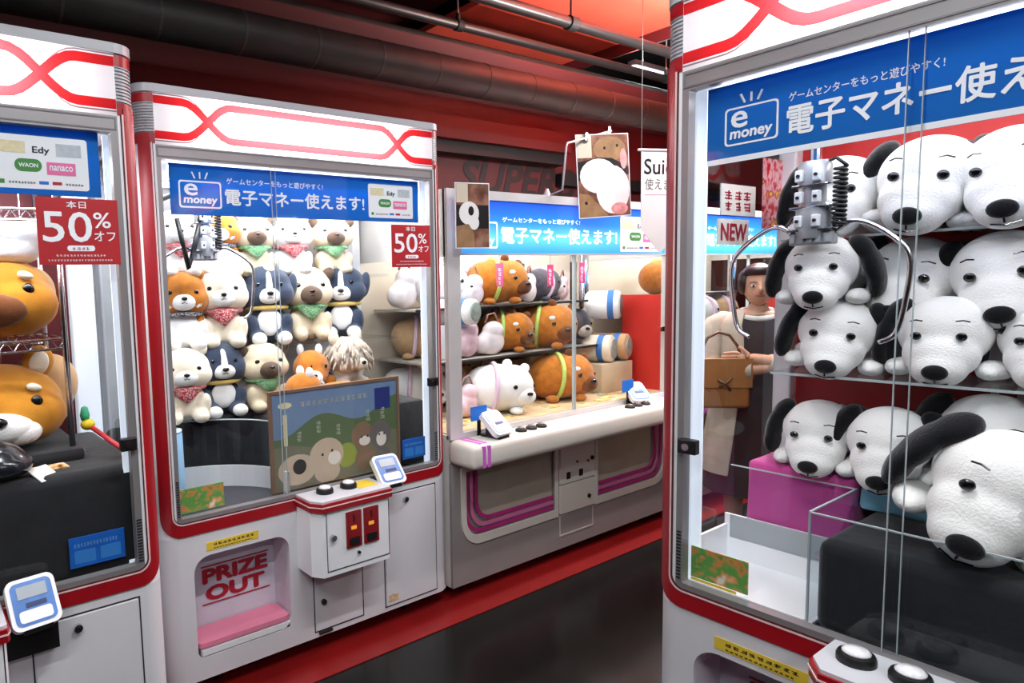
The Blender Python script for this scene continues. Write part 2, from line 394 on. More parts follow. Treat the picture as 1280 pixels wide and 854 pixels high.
# ------------------------------------------------------------------ crane game cabinets
W = 1.1775; CR = 0.055; DEP = 0.70
ZB, ZS, ZG, ZT = 0.07, 0.598, 1.911, 2.10
HEAD_W = translucent_mat('header_white', (246, 246, 248), 0.3)
HEAD_R = translucent_mat('header_red', (208, 40, 44), 0.35)
HEAD_G = translucent_mat('header_grey_line', (150, 120, 128), 0.4)
def unroll(s, z, off=0.0):
    """front surface wrapped round both rounded corners: s is length along it"""
    if s < 0:
        x, y, zz = unroll(W - s, z, off); return (W - x, y, zz)
    if s <= W: return (s, -off, z)
    a = (s - W) / CR
    if a <= PI / 2: return (W + (CR + off) * math.sin(a), CR - (CR + off) * math.cos(a), z)
    return (W + CR + off, CR + (s - W - CR * PI / 2), z)
def band(bm, path, width, off):
    n = len(path); rows = []
    for i, p in enumerate(path):
        a = path[max(0, i - 1)]; b = path[min(n - 1, i + 1)]
        d = Vector((b[0] - a[0], b[1] - a[1])).normalized(); nn = Vector((-d.y, d.x)) * width / 2
        rows.append([bm.verts.new(unroll(p[0] + k * nn.x, p[1] + k * nn.y, o)) for k, o in ((-1, 0.0), (-1, off), (-0.34, off), (0.33, off), (1, off), (1, 0.0))])
    for A, B in zip(rows, rows[1:]):
        for k in range(5): bm.faces.new((A[k], B[k], B[k + 1], A[k + 1]))
def arc_pts(cx, cz, r, a0, a1, n=8): return [(cx + r * math.cos(a0 + (a1 - a0) * k / n), cz + r * math.sin(a0 + (a1 - a0) * k / n)) for k in range(n + 1)]
def trim_path(sx, zb, r, ztop):
    p = [(-sx, ztop - (ztop - zb - r) * k / 6) for k in range(7)]
    p += arc_pts(-sx + r, zb + r, r, PI, 1.5 * PI)[1:]
    p += [(-sx + r + (W + 2 * sx - 2 * r) * k / 10, zb) for k in range(1, 11)]
    p += arc_pts(W + sx - r, zb + r, r, -PI / 2, 0)[1:]
    p += [(W + sx, zb + r + (ztop - zb - r) * k / 6) for k in range(1, 7)]
    return p
def ribbon(pts, w):
    L_, R_ = [], []
    for i, p in enumerate(pts):
        a = pts[max(0, i - 1)]; b = pts[min(len(pts) - 1, i + 1)]
        d = Vector((b[0] - a[0], b[1] - a[1])).normalized(); n = Vector((-d.y, d.x)) * w / 2
        L_.append((p[0] + n.x, p[1] + n.y)); R_.append((p[0] - n.x, p[1] - n.y))
    return L_ + R_[::-1]
def sstep(a, b, x): t = min(1, max(0, (x - a) / (b - a))); return t * t * (3 - 2 * t)
def corner_prism(bm, z0, z1, r, s, steps=8):
    """quarter round corner post at the left (s=-1) or right (s=1) front corner"""
    cx = 0.0 if s < 0 else W
    prof = [(cx + s * r * math.sin(a), CR - r * math.cos(a)) for a in [0.5 * PI * k / steps for k in range(steps + 1)]]
    prof += [(cx + s * (r - 0.02), CR), (cx, CR), (cx, CR - r + 0.02)][0:2] if r > 0.03 else []
    A = [bm.verts.new((x, y, z0)) for x, y in prof]; B = [bm.verts.new((x, y, z1)) for x, y in prof]
    n = len(prof)
    for i in range(n): bm.faces.new((A[i], A[(i + 1) % n], B[(i + 1) % n], B[i]))
    bm.faces.new(A[::-1]); bm.faces.new(B)
def reader(label, mach, u, v, z, rz, tilt=0.95, s=1.0):
    x, y, zz = loc(mach, u, v, z)
    t = thing('card_reader', label, 'card reader', (x, y, zz), mach[1] + rz, 'electronic money readers')
    h = Matrix.Rotation(tilt, 4, 'X')
    bm = BM(); bx(bm, -0.035 * s, 0.035 * s, -0.05 * s, 0.055 * s, 0, 0.012 * s); bx(bm, -0.03 * s, 0.03 * s, -0.005 * s, 0.03 * s, 0.012 * s, 0.05 * s); obj('bracket', bm, BLACK, t)
    q = obj('casing', (lambda b: (plate(b, rrect(-0.06 * s, 0.06 * s, -0.065 * s, 0.065 * s, 0.02 * s), (), -0.012 * s, 0.012 * s, XY), b)[1])(BM()), WHITE2, t, loc=(0, -0.005, 0.06 * s), rot=(tilt, 0, 0)); shade_auto(q)
    bm = BM(); plate(bm, rrect(-0.05 * s, 0.05 * s, -0.055 * s, 0.055 * s, 0.015 * s), (), 0.012 * s, 0.014 * s, XY); obj('face', bm, mat('reader_blue', (70, 120, 190), 0.3, var=0.15, vs=30), q)
    bm = BM(); bx(bm, -0.036 * s, 0.036 * s, 0.012 * s, 0.044 * s, 0.014 * s, 0.0155 * s); obj('display', bm, mat('lcd', (160, 172, 182), 0.25), q)
    bm = BM(); plate(bm, rrect(-0.04 * s, 0.04 * s, -0.048 * s, -0.018 * s, 0.008 * s), (), 0.014 * s, 0.015 * s, XY); obj('touch_pad', bm, WHITE2, q)
    bm = BM(); bx(bm, -0.02 * s, 0.03 * s, -0.012 * s, 0.0, 0.014 * s, 0.0155 * s); obj('mark_strip', bm, mat('navy_print', (28, 44, 96), 0.5), q)
    return t
def claw_part(root, u, v, z, zt, span=0.17, sz=1.0):
    """carriage with claw; hangs from the roof at zt, claw head at z"""
    c = obj('claw', (lambda b: (lathe(b, [(0.0, -0.02), (0.030, -0.02), (0.036, 0.0), (0.036, 0.05), (0.024, 0.055), (0.024, 0.10), (0.034, 0.105), (0.034, 0.15), (0.028, 0.16), (0.0, 0.16)], seg=24), b)[1])(BM()), mat('claw_grey', (176, 178, 184), 0.35, 0.3), root, loc=(u, v, z)); shade_auto(c)
    for zz, ww in ((0.052, 0.042), (0.103, 0.038), (0.0, 0.046)):
        bm = BM(); bx(bm, -ww, ww, -0.03, 0.03, zz - 0.003, zz + 0.003, 0.002); obj('clamp_plate', bm, SILVER, c)
    for k in (-1, 1):
        for zz in (0.02, 0.075, 0.125):
            bm = BM(); bx(bm, k * 0.018 - 0.008, k * 0.018 + 0.008, -0.044, -0.028, zz - 0.014, zz + 0.014, 0.003); obj('side_block', bm, WHITE2, c)
            bm = BM(); cyl(bm, (k * 0.018, -0.047, zz), (k * 0.018, -0.043, zz), 0.004, seg=10); obj('screw', bm, DARK, c)
    bm = BM(); tube(bm, [(0, 0, 0.16), (0, 0, zt - z)], 0.012, 12); obj('claw_stem', bm, SILVER, c)
    bm = BM(); bx(bm, -0.055, 0.055, -0.045, 0.045, zt - z - 0.07, zt - z, 0.008); obj('carriage', bm, WHITE2, c)
    bm = BM(); bx(bm, -0.045, 0.045, -0.018, 0.018, -0.035, -0.005, 0.004)
    for k in range(5): bx(bm, -0.04 + k * 0.018, -0.03 + k * 0.018, -0.024, -0.018, -0.03, -0.01)
    obj('hinge_block', bm, RIB, c)
    for s in (-1, 1):
        pts = [(s * 0.03, 0, -0.02), (s * 0.07, 0, 0.012), (s * 0.11, 0, 0.004), (s * (span - 0.02), 0, -0.04), (s * span, 0, -0.085), (s * (span - 0.006), 0, -0.17), (s * (span - 0.02), 0, -0.24), (s * (span - 0.05), 0, -0.262)]
        sm = []
        for i in range(len(pts) - 1):
            p0 = Vector(pts[max(0, i - 1)]); p1 = Vector(pts[i]); p2 = Vector(pts[i + 1]); p3 = Vector(pts[min(len(pts) - 1, i + 2)])
            for k in range(4):
                tt = k / 4; sm.append(0.5 * ((2 * p1) + (-p0 + p2) * tt + (2 * p0 - 5 * p1 + 4 * p2 - p3) * tt ** 2 + (-p0 + 3 * p1 - 3 * p2 + p3) * tt ** 3))
        sm.append(Vector(pts[-1]))
        bm = BM(); tube(bm, sm, 0.0055, 10); obj('claw_arm', bm, SILVER, c, smooth=True)
        bm = BM(); tube(bm, [(s * 0.022, 0.0, 0.06), (s * 0.062, 0, 0.006)], 0.004, 8); obj('push_rod', bm, SILVER, c)
    hp = [(0.055 + 0.011 * math.cos(a), -0.01 + 0.011 * math.sin(a), 0.14 - a * 0.0016) for a in [k * 0.5 for k in range(168)]]
    bm = BM(); tube(bm, [(0.02, 0, 0.155), (0.045, -0.008, 0.16)] + hp + [(0.05, 0, -0.0)], 0.0042, 6); obj('coil_cable', bm, BLACK, c, smooth=True)
    return c

def crane(label, mach, opts):
    """the white and red single crane cabinet, parts in its own frame"""
    (ox, oy), rz = mach
    R = thing('crane_machine', label, 'crane game', (ox, oy, 0), rz, 'white crane machines with red trim')
    # lower cabinet -----------------------------------------------------------
    chute = rrect(0.050, 0.425, 0.150, 0.515, 0.05, 6, (0.02, 0.05, 0.055, 0.06))
    bm = BM(); plate(bm, rrect(0, W, ZB, ZS), [chute], 0.0, 0.012); obj('front_panel', bm, WHITE, R)
    bm = BM()
    bx(bm, -CR, -CR + 0.012, CR, DEP, ZB, 0.64); bx(bm, W + CR - 0.012, W + CR, CR, DEP, ZB, 0.64)
    bx(bm, -CR + 0.012, W + CR - 0.012, DEP - 0.012, DEP, ZB, ZT); bx(bm, -CR + 0.012, W + CR - 0.012, 0.015, DEP - 0.012, ZB, ZB + 0.012)
    obj('cabinet', bm, WHITE, R)
    for s in (-1, 1):
        bm = BM(); corner_prism(bm, ZB, ZS, CR, s); shade_auto(obj('corner_post', bm, WHITE, R))
        bm = BM(); corner_prism(bm, ZS, ZG, CR, s); shade_auto(obj('corner_post', bm, opts.get('post', WHITE2), R))
        q = None
        bm = BM()
        corner_prism(bm, ZG, ZG + 0.012, CR, s)
        for k in range(17): corner_prism(bm, ZG + 0.012 + k * 0.0089, ZG + 0.0165 + k * 0.0089, CR, s); corner_prism(bm, ZG + 0.0165 + k * 0.0089, ZG + 0.0209 + k * 0.0089, CR - 0.0035, s)
        q = obj('ribbed_corner', bm, RIB, R)
        for (za, zb) in ((ZG + 0.002, ZG + 0.035), (2.042, 2.070)):
            bm = BM(); corner_prism(bm, za, zb, CR + 0.001, s); shade_auto(obj('red_band', bm, RED, q))
        bm = BM(); corner_prism(bm, 2.0745, ZT, CR + 0.003, s); shade_auto(obj('corner_cap', bm, RIB, q))
    # chute niche -------------------------------------------------------------
    bm = BM()
    cm = rrect(0.050, 0.425, 0.150, 0.515, 0.05, 6, (0.02, 0.05, 0.055, 0.06)); n = len(cm)
    A = [bm.verts.new((p[0], 0.012, p[1])) for p in cm]; B = [bm.verts.new((p[0], 0.13, p[1])) for p in cm]
    for i in range(n): bm.faces.new((A[i], A[(i + 1) % n], B[(i + 1) % n], B[i]))
    bm.faces.new(B); ch_o = obj('prize_chute', bm, mat('chute_white', (205, 205, 216), 0.45), R)
    bm = BM(); plate(bm, rrect(0.056, 0.42, 0.002, 0.125, 0.02), (), 0.182, 0.200, XY); obj('chute_pad', bm, mat('pink_pad', (228, 132, 160), 0.7, var=0.04, bump=0.1), ch_o)
    bm = BM(); bx(bm, 0.065, 0.415, 0.0, 0.02, 0.155, 0.176); obj('chute_lip', bm, WHITE2, ch_o)
    text('lettering', 'PRIZE', TXTR, ch_o, 0.27, 0.058, (0.125, 0.127, 0.352), bold=0.05)
    text('lettering', 'OUT', TXTR, ch_o, 0.245, 0.058, (0.135, 0.127, 0.284), bold=0.05)
    for z in (0.416, 0.272):
        bm = BM(); bx(bm, 0.122, 0.40, 0.127, 0.13, z, z + 0.004); obj('print_rule', bm, TXTR, ch_o)
    # stickers, doors ---------------------------------------------------------
    st = obj('warning_sticker', (lambda b: (bx(b, 0.10, 0.30, -0.0015, 0.0, 0.530, 0.560), b)[1])(BM()), YELLOW, R)
    glyphs(st, 0.125, 0.545, 0.16, 0.010, TXTB, -0.002, 9, 1); glyphs(st, 0.125, 0.534, 0.15, 0.005, TXTB, -0.002, 14, 1)
    d = obj('service_door', (lambda b: (plate(b, rrect(0.875, 1.150, 0.095, 0.565, 0.004), (), -0.005, 0.0), b)[1])(BM()), WHITE, R)
    bm = BM(); plate(bm, rrect(0.868, 1.157, 0.088, 0.572), [rrect(0.872, 1.153, 0.092, 0.568)], -0.0012, 0.0); obj('door_gap', bm, DARK, d)
    bm = BM(); cyl(bm, (0.985, -0.016, 0.535), (0.985, -0.004, 0.535), 0.011, seg=20); obj('door_lock', bm, SILVER, d, smooth=False)
    bm = BM(); cyl(bm, (0.985, -0.0175, 0.535), (0.985, -0.015, 0.535), 0.006, seg=14); obj('keyhole', bm, BLACK, d)
    bm = BM(); bx(bm, 0.885, 0.935, -0.0065, -0.005, 0.11, 0.14); obj('rating_sticker', bm, mat('tan_sticker', (205, 180, 140), 0.6, var=0.3, vs=90), d)
    d = obj('coin_box_door', (lambda b: (plate(b, rrect(0.53, 0.752, 0.098, 0.325, 0.003), (), -0.004, 0.0), b)[1])(BM()), WHITE, R)
    bm = BM(); plate(bm, rrect(0.523, 0.759, 0.091, 0.332), [rrect(0.527, 0.755, 0.095, 0.328)], -0.0012, 0.0); obj('door_gap', bm, DARK, d)
    bm = BM(); cyl(bm, (0.565, -0.014, 0.21), (0.565, -0.003, 0.21), 0.011, seg=20); obj('door_lock', bm, DARK, d)
    bm = BM(); bx(bm, 0.54, 0.60, -0.012, -0.003, 0.083, 0.092); obj('door_latch', bm, DARK, d)
    # console with buttons ----------------------------------------------------
    u0, u1 = opts.get('console', (0.462, 0.80)); zc = 0.652; vf = -0.14
    bm = BM(); plate(bm, [(u0, 0.0), (u0 + 0.0, -0.10), (u0 + 0.03, vf), (u1 - 0.012, vf), (u1, vf + 0.012), (u1, 0.0)], (), 0.372, 0.622, XY)
    con = shade_auto(obj('console', bm, WHITE2, R), 20)
    bm = BM(); plate(bm, [(u0, 0.0), (u0, -0.105), (u0 + 0.028, vf - 0.006), (u1 - 0.004, vf - 0.006), (u1 + 0.004, vf), (u1 + 0.004, 0.0)], (), zc, zc + 0.008, XY); obj('console_top', bm, mat('console_grey', (196, 198, 204), 0.35), con)
    bm = BM(); plate(bm, [(u0 - 0.006, 0.0), (u0 - 0.006, -0.108), (u0 + 0.026, vf - 0.012), (u1 + 0.003, vf - 0.012), (u1 + 0.009, vf), (u1 + 0.009, 0.0)], (), 0.620, zc, XY); lip = obj('console_lip', bm, RED, con)
    bm = BM(); plate(bm, [(u0 - 0.008, 0.0), (u0 - 0.008, -0.109), (u0 + 0.025, vf - 0.014), (u1 + 0.004, vf - 0.014), (u1 + 0.011, vf), (u1 + 0.011, 0.0)], (), 0.637, 0.641, XY); obj('pinstripe', bm, PINK, lip)
    for (bu, bv) in opts.get('buttons', ((0.56, -0.052), (0.668, -0.052))):
        bt = obj('push_button', (lambda b: (lathe(b, [(0.033, 0), (0.033, 0.012), (0.030, 0.018), (0.0, 0.018)], (bu, bv, zc + 0.008)), b)[1])(BM()), BLACK, con); shade_auto(bt)
        bm = BM(); lathe(bm, [(0.024, 0), (0.024, 0.004), (0.018, 0.009), (0.0, 0.012)], (bu, bv, zc + 0.026)); obj('button_dome', bm, mat('clear_button', (226, 226, 230), 0.12, var=0.1, vs=90, coat=0.5), bt, smooth=True)
    bm = BM(); bx(bm, u1 - 0.11, u1 - 0.02, -0.095, -0.015, zc + 0.008, zc + 0.0095); obj('howto_sticker', bm, YELLOW, con)
    cd = obj('coin_door', (lambda b: (plate(b, rrect(u0 + 0.05, u1 - 0.012, 0.395, 0.612, 0.003), (), vf - 0.003, vf), b)[1])(BM()), WHITE2, con)
    bm = BM(); plate(bm, rrect(u0 + 0.044, u1 - 0.006, 0.389, 0.618), [rrect(u0 + 0.047, u1 - 0.009, 0.392, 0.615)], vf - 0.0008, vf); obj('door_gap', bm, DARK, cd)
    for k in (0, 1):
        a = u0 + 0.128 + k * 0.080
        cs = obj('coin_slot', (lambda b: (plate(b, rrect(a, a + 0.068, 0.462, 0.600, 0.003), (), vf - 0.009, vf - 0.003), b)[1])(BM()), mat('coin_red', (130, 10, 20), 0.25, spec=0.7), cd)
        bm = BM(); bx(bm, a + 0.012, a + 0.056, vf - 0.0125, vf - 0.009, 0.472, 0.500); obj('return_flap', bm, BLACK, cs)
        bm = BM(); bx(bm, a + 0.02, a + 0.044, vf - 0.0105, vf - 0.009, 0.532, 0.545); obj('price_plate', bm, mat('amber_plate', (225, 150, 50), 0.4, emit=0.3), cs)
        bm = BM(); bx(bm, a + 0.031, a + 0.036, vf - 0.0105, vf - 0.009, 0.56, 0.588); obj('slot_opening', bm, BLACK, cs)
    bm = BM(); cyl(bm, (u0 + 0.068, vf - 0.018, 0.52), (u0 + 0.068, vf - 0.003, 0.52), 0.011, seg=18); obj('door_lock', bm, SILVER, cd)
    bm = BM(); cyl(bm, (u0 + 0.182, vf - 0.012, 0.436), (u0 + 0.182, vf - 0.003, 0.436), 0.006, seg=12); obj('counter_key', bm, BLACK, cd)
    # window frame, red trim --------------------------------------------------
    bm = BM(); plate(bm, rrect(0, W, 0.638, ZG), [rrect(0.016, W - 0.020, 0.662, 1.866, 0.006)], 0.0, 0.03); fr = obj('window_frame', bm, ALU, R)
    bm = BM(); plate(bm, rrect(0.004, W - 0.004, 1.872, 1.906), [rrect(0.008, W - 0.008, 1.876, 1.902)], -0.0015, 0); obj('frame_groove', bm, mat('dull_grey', (112, 110, 114), 0.5), fr)
    bm = BM(); band(bm, trim_path(0.036, 0.619, 0.055, ZG + 0.02), 0.040, 0.004); tr = shade_auto(obj('red_trim', bm, RED, R), 50)
    bm = BM(); band(bm, trim_path(0.0125, 0.6425, 0.034, ZG + 0.004), 0.0045, 0.005); obj('pinstripe', bm, PINK, tr)
    bm = BM(); band(bm, trim_path(0.0095, 0.6465, 0.032, ZG + 0.004), 0.003, 0.0045); obj('dark_trim_line', bm, mat('dark_red_line', (70, 12, 20), 0.5), tr)  # thin dark red line beside the pale pinstripe
    for s in (0, 1):
        bm = BM()
        for k in range(15): bx(bm, (W - 0.017 if s else 0.003), (W - 0.003 if s else 0.013), -0.002, 0.0, 0.672 + k * 0.0085, 0.676 + k * 0.0085)
        obj('vent_slots', bm, DARK, fr)
    # glass -------------------------------------------------------------------
    for (a, b, v) in ((0.012, 0.442, 0.019), (0.420, W - 0.012, 0.011)):
        g = obj('glass_pane', (lambda q: (bx(q, a, b, v, v + 0.004, 0.655, 1.872), q)[1])(BM()), GLASS, R)
        e = b if a < 0.1 else a
        bm = BM(); bx(bm, e - 0.0007, e + 0.0007, v - 0.0005, v + 0.0045, 0.663, 1.866); obj('pane_edge', bm, EDGE, g)
    for s in (0, 1):
        x = -CR + 0.008 if s == 0 else W + CR - 0.012
        bm = BM(); bx(bm, x, x + 0.004, CR, DEP - 0.06, 0.64, 1.87); obj('side_glass', bm, GLASS, R)
        pwid = opts.get('pw', 0.05); x0, x1 = (-CR + 0.002, -CR + pwid) if s == 0 else (W + CR - pwid, W + CR - 0.002)
        bm = BM(); bx(bm, x0, x1, DEP - 0.085, DEP - 0.012, 0.62, 1.87, 0.006); obj('rear_post', bm, opts.get('rear', WHITE2), R)
        bm = BM(); bx(bm, (-0.012 if s == 0 else W - 0.030), (0.032 if s == 0 else W + 0.012), 0.052, 0.060, 0.645, 1.868); obj('led_strip', bm, LEDS, R)
    lk = opts.get('lock', 'right'); a = W - 0.050 if lk == 'right' else 0.008
    q = obj('window_lock', (lambda b: (bx(b, a, a + 0.045, -0.016, 0.006, 0.998, 1.034, 0.003), b)[1])(BM()), BLACK, R)
    bm = BM(); cyl(bm, (a + 0.022, -0.02, 1.016), (a + 0.022, -0.015, 1.016), 0.009, seg=16); obj('lock_barrel', bm, SILVER, q)
    # header ------------------------------------------------------------------
    z0, z1 = ZG, 2.074; zm = 1.985; hw = 0.031; rw = 0.026
    ux = (0.185, W - 0.185)
    regs = []
    def lane(side):
        pts = []
        for k in range(61):
            u = W * k / 60
            f = sstep(ux[0] - 0.085, ux[0] + 0.085, u) - sstep(ux[1] - 0.085, ux[1] + 0.085, u)
            lo, hi = z0 + 0.030, z1 - 0.022
            pts.append((u, lo + (hi - lo) * f if side else hi + (lo - hi) * f))
        pts[0] = (0.0005, pts[0][1]); pts[-1] = (W - 0.0005, pts[-1][1]); return pts
    for sd in (0, 1):
        p = lane(sd)
        if sd == 0:
            mid = [q for q in p if ux[0] + 0.08 < q[0] < ux[1] - 0.08]
        regs.append((2, ribbon([(a_, b_ + (0.0185 if b_ > zm else -0.0185) * min(1, abs(b_ - zm) / 0.03)) for a_, b_ in p], 0.004)))
    for sd in (0, 1): regs.append((1, ribbon(lane(sd), rw)))
    me = printed(rrect(0, W, z0, z1), regs, 0.0)
    for m_ in (HEAD_W, HEAD_R, HEAD_G): me.materials.append(m_)
    hp = obj('header_panel', me, None, R)
    bm = BM(); plate(bm, [(-CR + 0.004, CR), (0, 0.002), (0, -0.004), (W, -0.004), (W, 0.002), (W + CR - 0.004, CR), (W + CR - 0.004, DEP), (-CR + 0.004, DEP)], (), 2.0745, ZT, XY); obj('roof_cap', bm, RIB, R)
    bm = BM(); bx(bm, -CR + 0.002, -CR + 0.01, CR, DEP, 1.87, 2.0745); bx(bm, W + CR - 0.01, W + CR - 0.002, CR, DEP, 1.87, 2.0745); obj('header_side', bm, WHITE, R)
    bm = BM(); bx(bm, 0, W, 0.03, 0.66, 1.872, 1.880); bx(bm, 0, W, 0.155, 0.16, 1.88, 2.074); obj('cabinet_ceiling', bm, WHITE2, R)
    bm = BM(); cyl(bm, (0.22, 0.085, 1.99), (W - 0.22, 0.085, 1.99), 0.013, seg=14); obj('header_tube', bm, LEDW, R, smooth=True)
    area('header_light', (W / 2, 0.075, 1.99), W - 0.46, 0.05, opts.get('head', HEAD_LAMP_W), R, (-PI / 2, 0, 0), (1, 0.99, 0.97))
    # inside ------------------------------------------------------------------
    bm = BM(); bx(bm, -0.04, W + 0.04, 0.655, 0.675, 0.64, 1.872); obj('back_panel', bm, opts['back'], R)
    for (v, pw) in ((0.07, 0.7), (0.40, 0.6)):
        bm = BM(); cyl(bm, (0.06, v, 1.85), (W - 0.06, v, 1.85), 0.011, seg=12); obj('light_tube', bm, LEDW, R, smooth=True)
        area('cabinet_light', (W / 2, v, 1.83), W - 0.14, 0.05, CAB_LAMP_W * pw * opts.get('light', 1.0), R, (0.35 if v < 0.2 else -0.15, 0, 0), (1, 0.985, 0.96))
    for x in (0.14, W - 0.14):
        for y in (0.09, 0.60):
            c = obj('caster', (lambda b: (cyl(b, (x - 0.012, y, 0.028), (x + 0.012, y, 0.028), 0.028, seg=20), b)[1])(BM()), BLACK, R)
            bm = BM(); bx(bm, x - 0.02, x + 0.02, y - 0.02, y + 0.015, 0.052, 0.07); bx(bm, x - 0.018, x - 0.0135, y - 0.012, y + 0.012, 0.018, 0.055); bx(bm, x + 0.0135, x + 0.018, y - 0.012, y + 0.012, 0.018, 0.055); obj('caster_fork', bm, SILVER, c)
    return R

BACK_R = mat('red_back_panel', (196, 34, 34), 0.5, var=0.05)
BACK_W = mat('white_back_panel', (224, 222, 224), 0.5, var=0.04)
RA = crane('crane machine at left edge holding two big orange dog heads', MA, dict(back=mat('maroon_back', (96, 24, 34), 0.6), light=0.8, head=HEAD_LAMP_W, pw=0.085, rear=LEDS))
RB = crane('crane machine packed with rows of sitting dog plushes', MB_, dict(back=BACK_W, light=0.8))
RD = crane('crane machine at right edge full of white plush puppies', MD, dict(back=BACK_R, light=0.22, lock='left', console=(0.345, 0.86), buttons=((0.4025, -0.062), (0.487, -0.062))))

# ------------------------------------------------------------------ inside machine B
bm = BM(); bx(bm, 0.47, W + 0.02, 0.10, 0.64, 0.64, 0.925, 0.02); bx(bm, -0.03, 0.47, 0.34, 0.64, 0.64, 0.925, 0.015); shade_auto(obj('prize_deck', bm, CLOTH, RB))
for z, v in ((1.195, 0.30), (1.490, 0.36)):
    bm = BM(); bx(bm, -0.03, W + 0.03, v, 0.655, z - 0.012, z); obj('prize_shelf', bm, ACRYL, RB)
# curved drop hole with clear guard and white ring
arc = [(0.03 + 0.41 * math.sin(a), 0.345 - 0.33 * (1 - math.cos(a)) * 0.98) for a in [0.5 * PI * k / 12 for k in range(13)]]
def wall_strip(bm, path, z0, z1, th):
    for (a, b) in zip(path, path[1:]):
        d = Vector((b[0] - a[0], b[1] - a[1])).normalized(); n = Vector((-d.y, d.x)) * th
        vs = [bm.verts.new(p) for p in ((a[0], a[1], z0), (b[0], b[1], z0), (b[0], b[1], z1), (a[0], a[1], z1), (a[0] + n.x, a[1] + n.y, z0), (b[0] + n.x, b[1] + n.y, z0), (b[0] + n.x, b[1] + n.y, z1), (a[0] + n.x, a[1] + n.y, z1))]
        for q in ((0, 1, 2, 3), (5, 4, 7, 6), (3, 2, 6, 7), (4, 5, 1, 0)): bm.faces.new([vs[i] for i in q])
bm = BM(); wall_strip(bm, arc, 0.66, 0.745, 0.012); rg = shade_auto(obj('drop_ring', bm, WHITE2, RB))
bm = BM(); wall_strip(bm, [(p[0] * 1.0, p[1] + 0.014) for p in arc], 0.745, 0.925, 0.004); gd = obj('drop_guard', bm, ACRYL, RB)
bm = BM(); tube(bm, [(p[0], p[1] + 0.016, 0.927) for p in arc], 0.003, 6); obj('guard_edge', bm, EDGE, gd)
bm = BM(); bx(bm, -0.03, 0.46, 0.03, 0.345, 0.64, 0.662); obj('drop_floor', bm, mat('chute_dark', (58, 58, 66), 0.6), RB)
bm = BM(); wall_strip(bm, [(p[0] + 0.014, p[1] + 0.03) for p in arc], 0.66, 0.92, 0.006); obj('drop_lining', bm, CLOTH, RB)
claw_part(RB, 0.25, 0.25, 1.585, 1.87, 0.20)
bm = BM(); cyl(bm, (0.16, 0.10, 1.80), (0.16, 0.62, 1.80), 0.011, seg=12); cyl(bm, (0.34, 0.10, 1.80), (0.34, 0.62, 1.80), 0.011, seg=12); obj('gantry_rail', bm, DARK, RB)
bm = BM(); tube(bm, [(0.13, 0.20, 1.70), (0.17, 0.21, 1.52), (0.20, 0.22, 1.60), (0.235, 0.23, 1.72)], 0.010, 8); obj('cable_guide', bm, BLACK, RB, smooth=True)
t = thing('cloth_drum', 'pale blue fabric drum beside the drop hole of middle crane', 'drum', loc(MB_, 0.055, 0.27, 0.662))
bm = BM(); lathe(bm, [(0.0, 0), (0.072, 0.0), (0.074, 0.02), (0.072, 0.24), (0.068, 0.25), (0.0, 0.252)], seg=28); shade_auto(obj('drum_cover', bm, mat('pale_blue_cloth', (150, 196, 232), 0.85, var=0.06, bump=0.2, bs=40), t))
bm = BM(); lathe(bm, [(0.0, 0), (0.071, 0.0), (0.071, 0.004), (0.0, 0.005)], (0, 0, 0.2525), seg=28); obj('drum_lid', bm, mat('pale_blue_top', (206, 226, 240), 0.7), t)
t = thing('play_guide_card', 'small orange and green leaflet inside the middle machine window corner', 'leaflet', loc(MB_, 0.07, 0.036, 0.668), 0)
LEAF = blotch_mat('leaflet_print', ((86, 150, 70), (226, 140, 80), (110, 170, 84), (96, 160, 80), (232, 160, 100), (236, 232, 214)), 22)
box('sheet', t, LEAF, -0.055, 0.12, 0, 0.003, 0, 0.085)
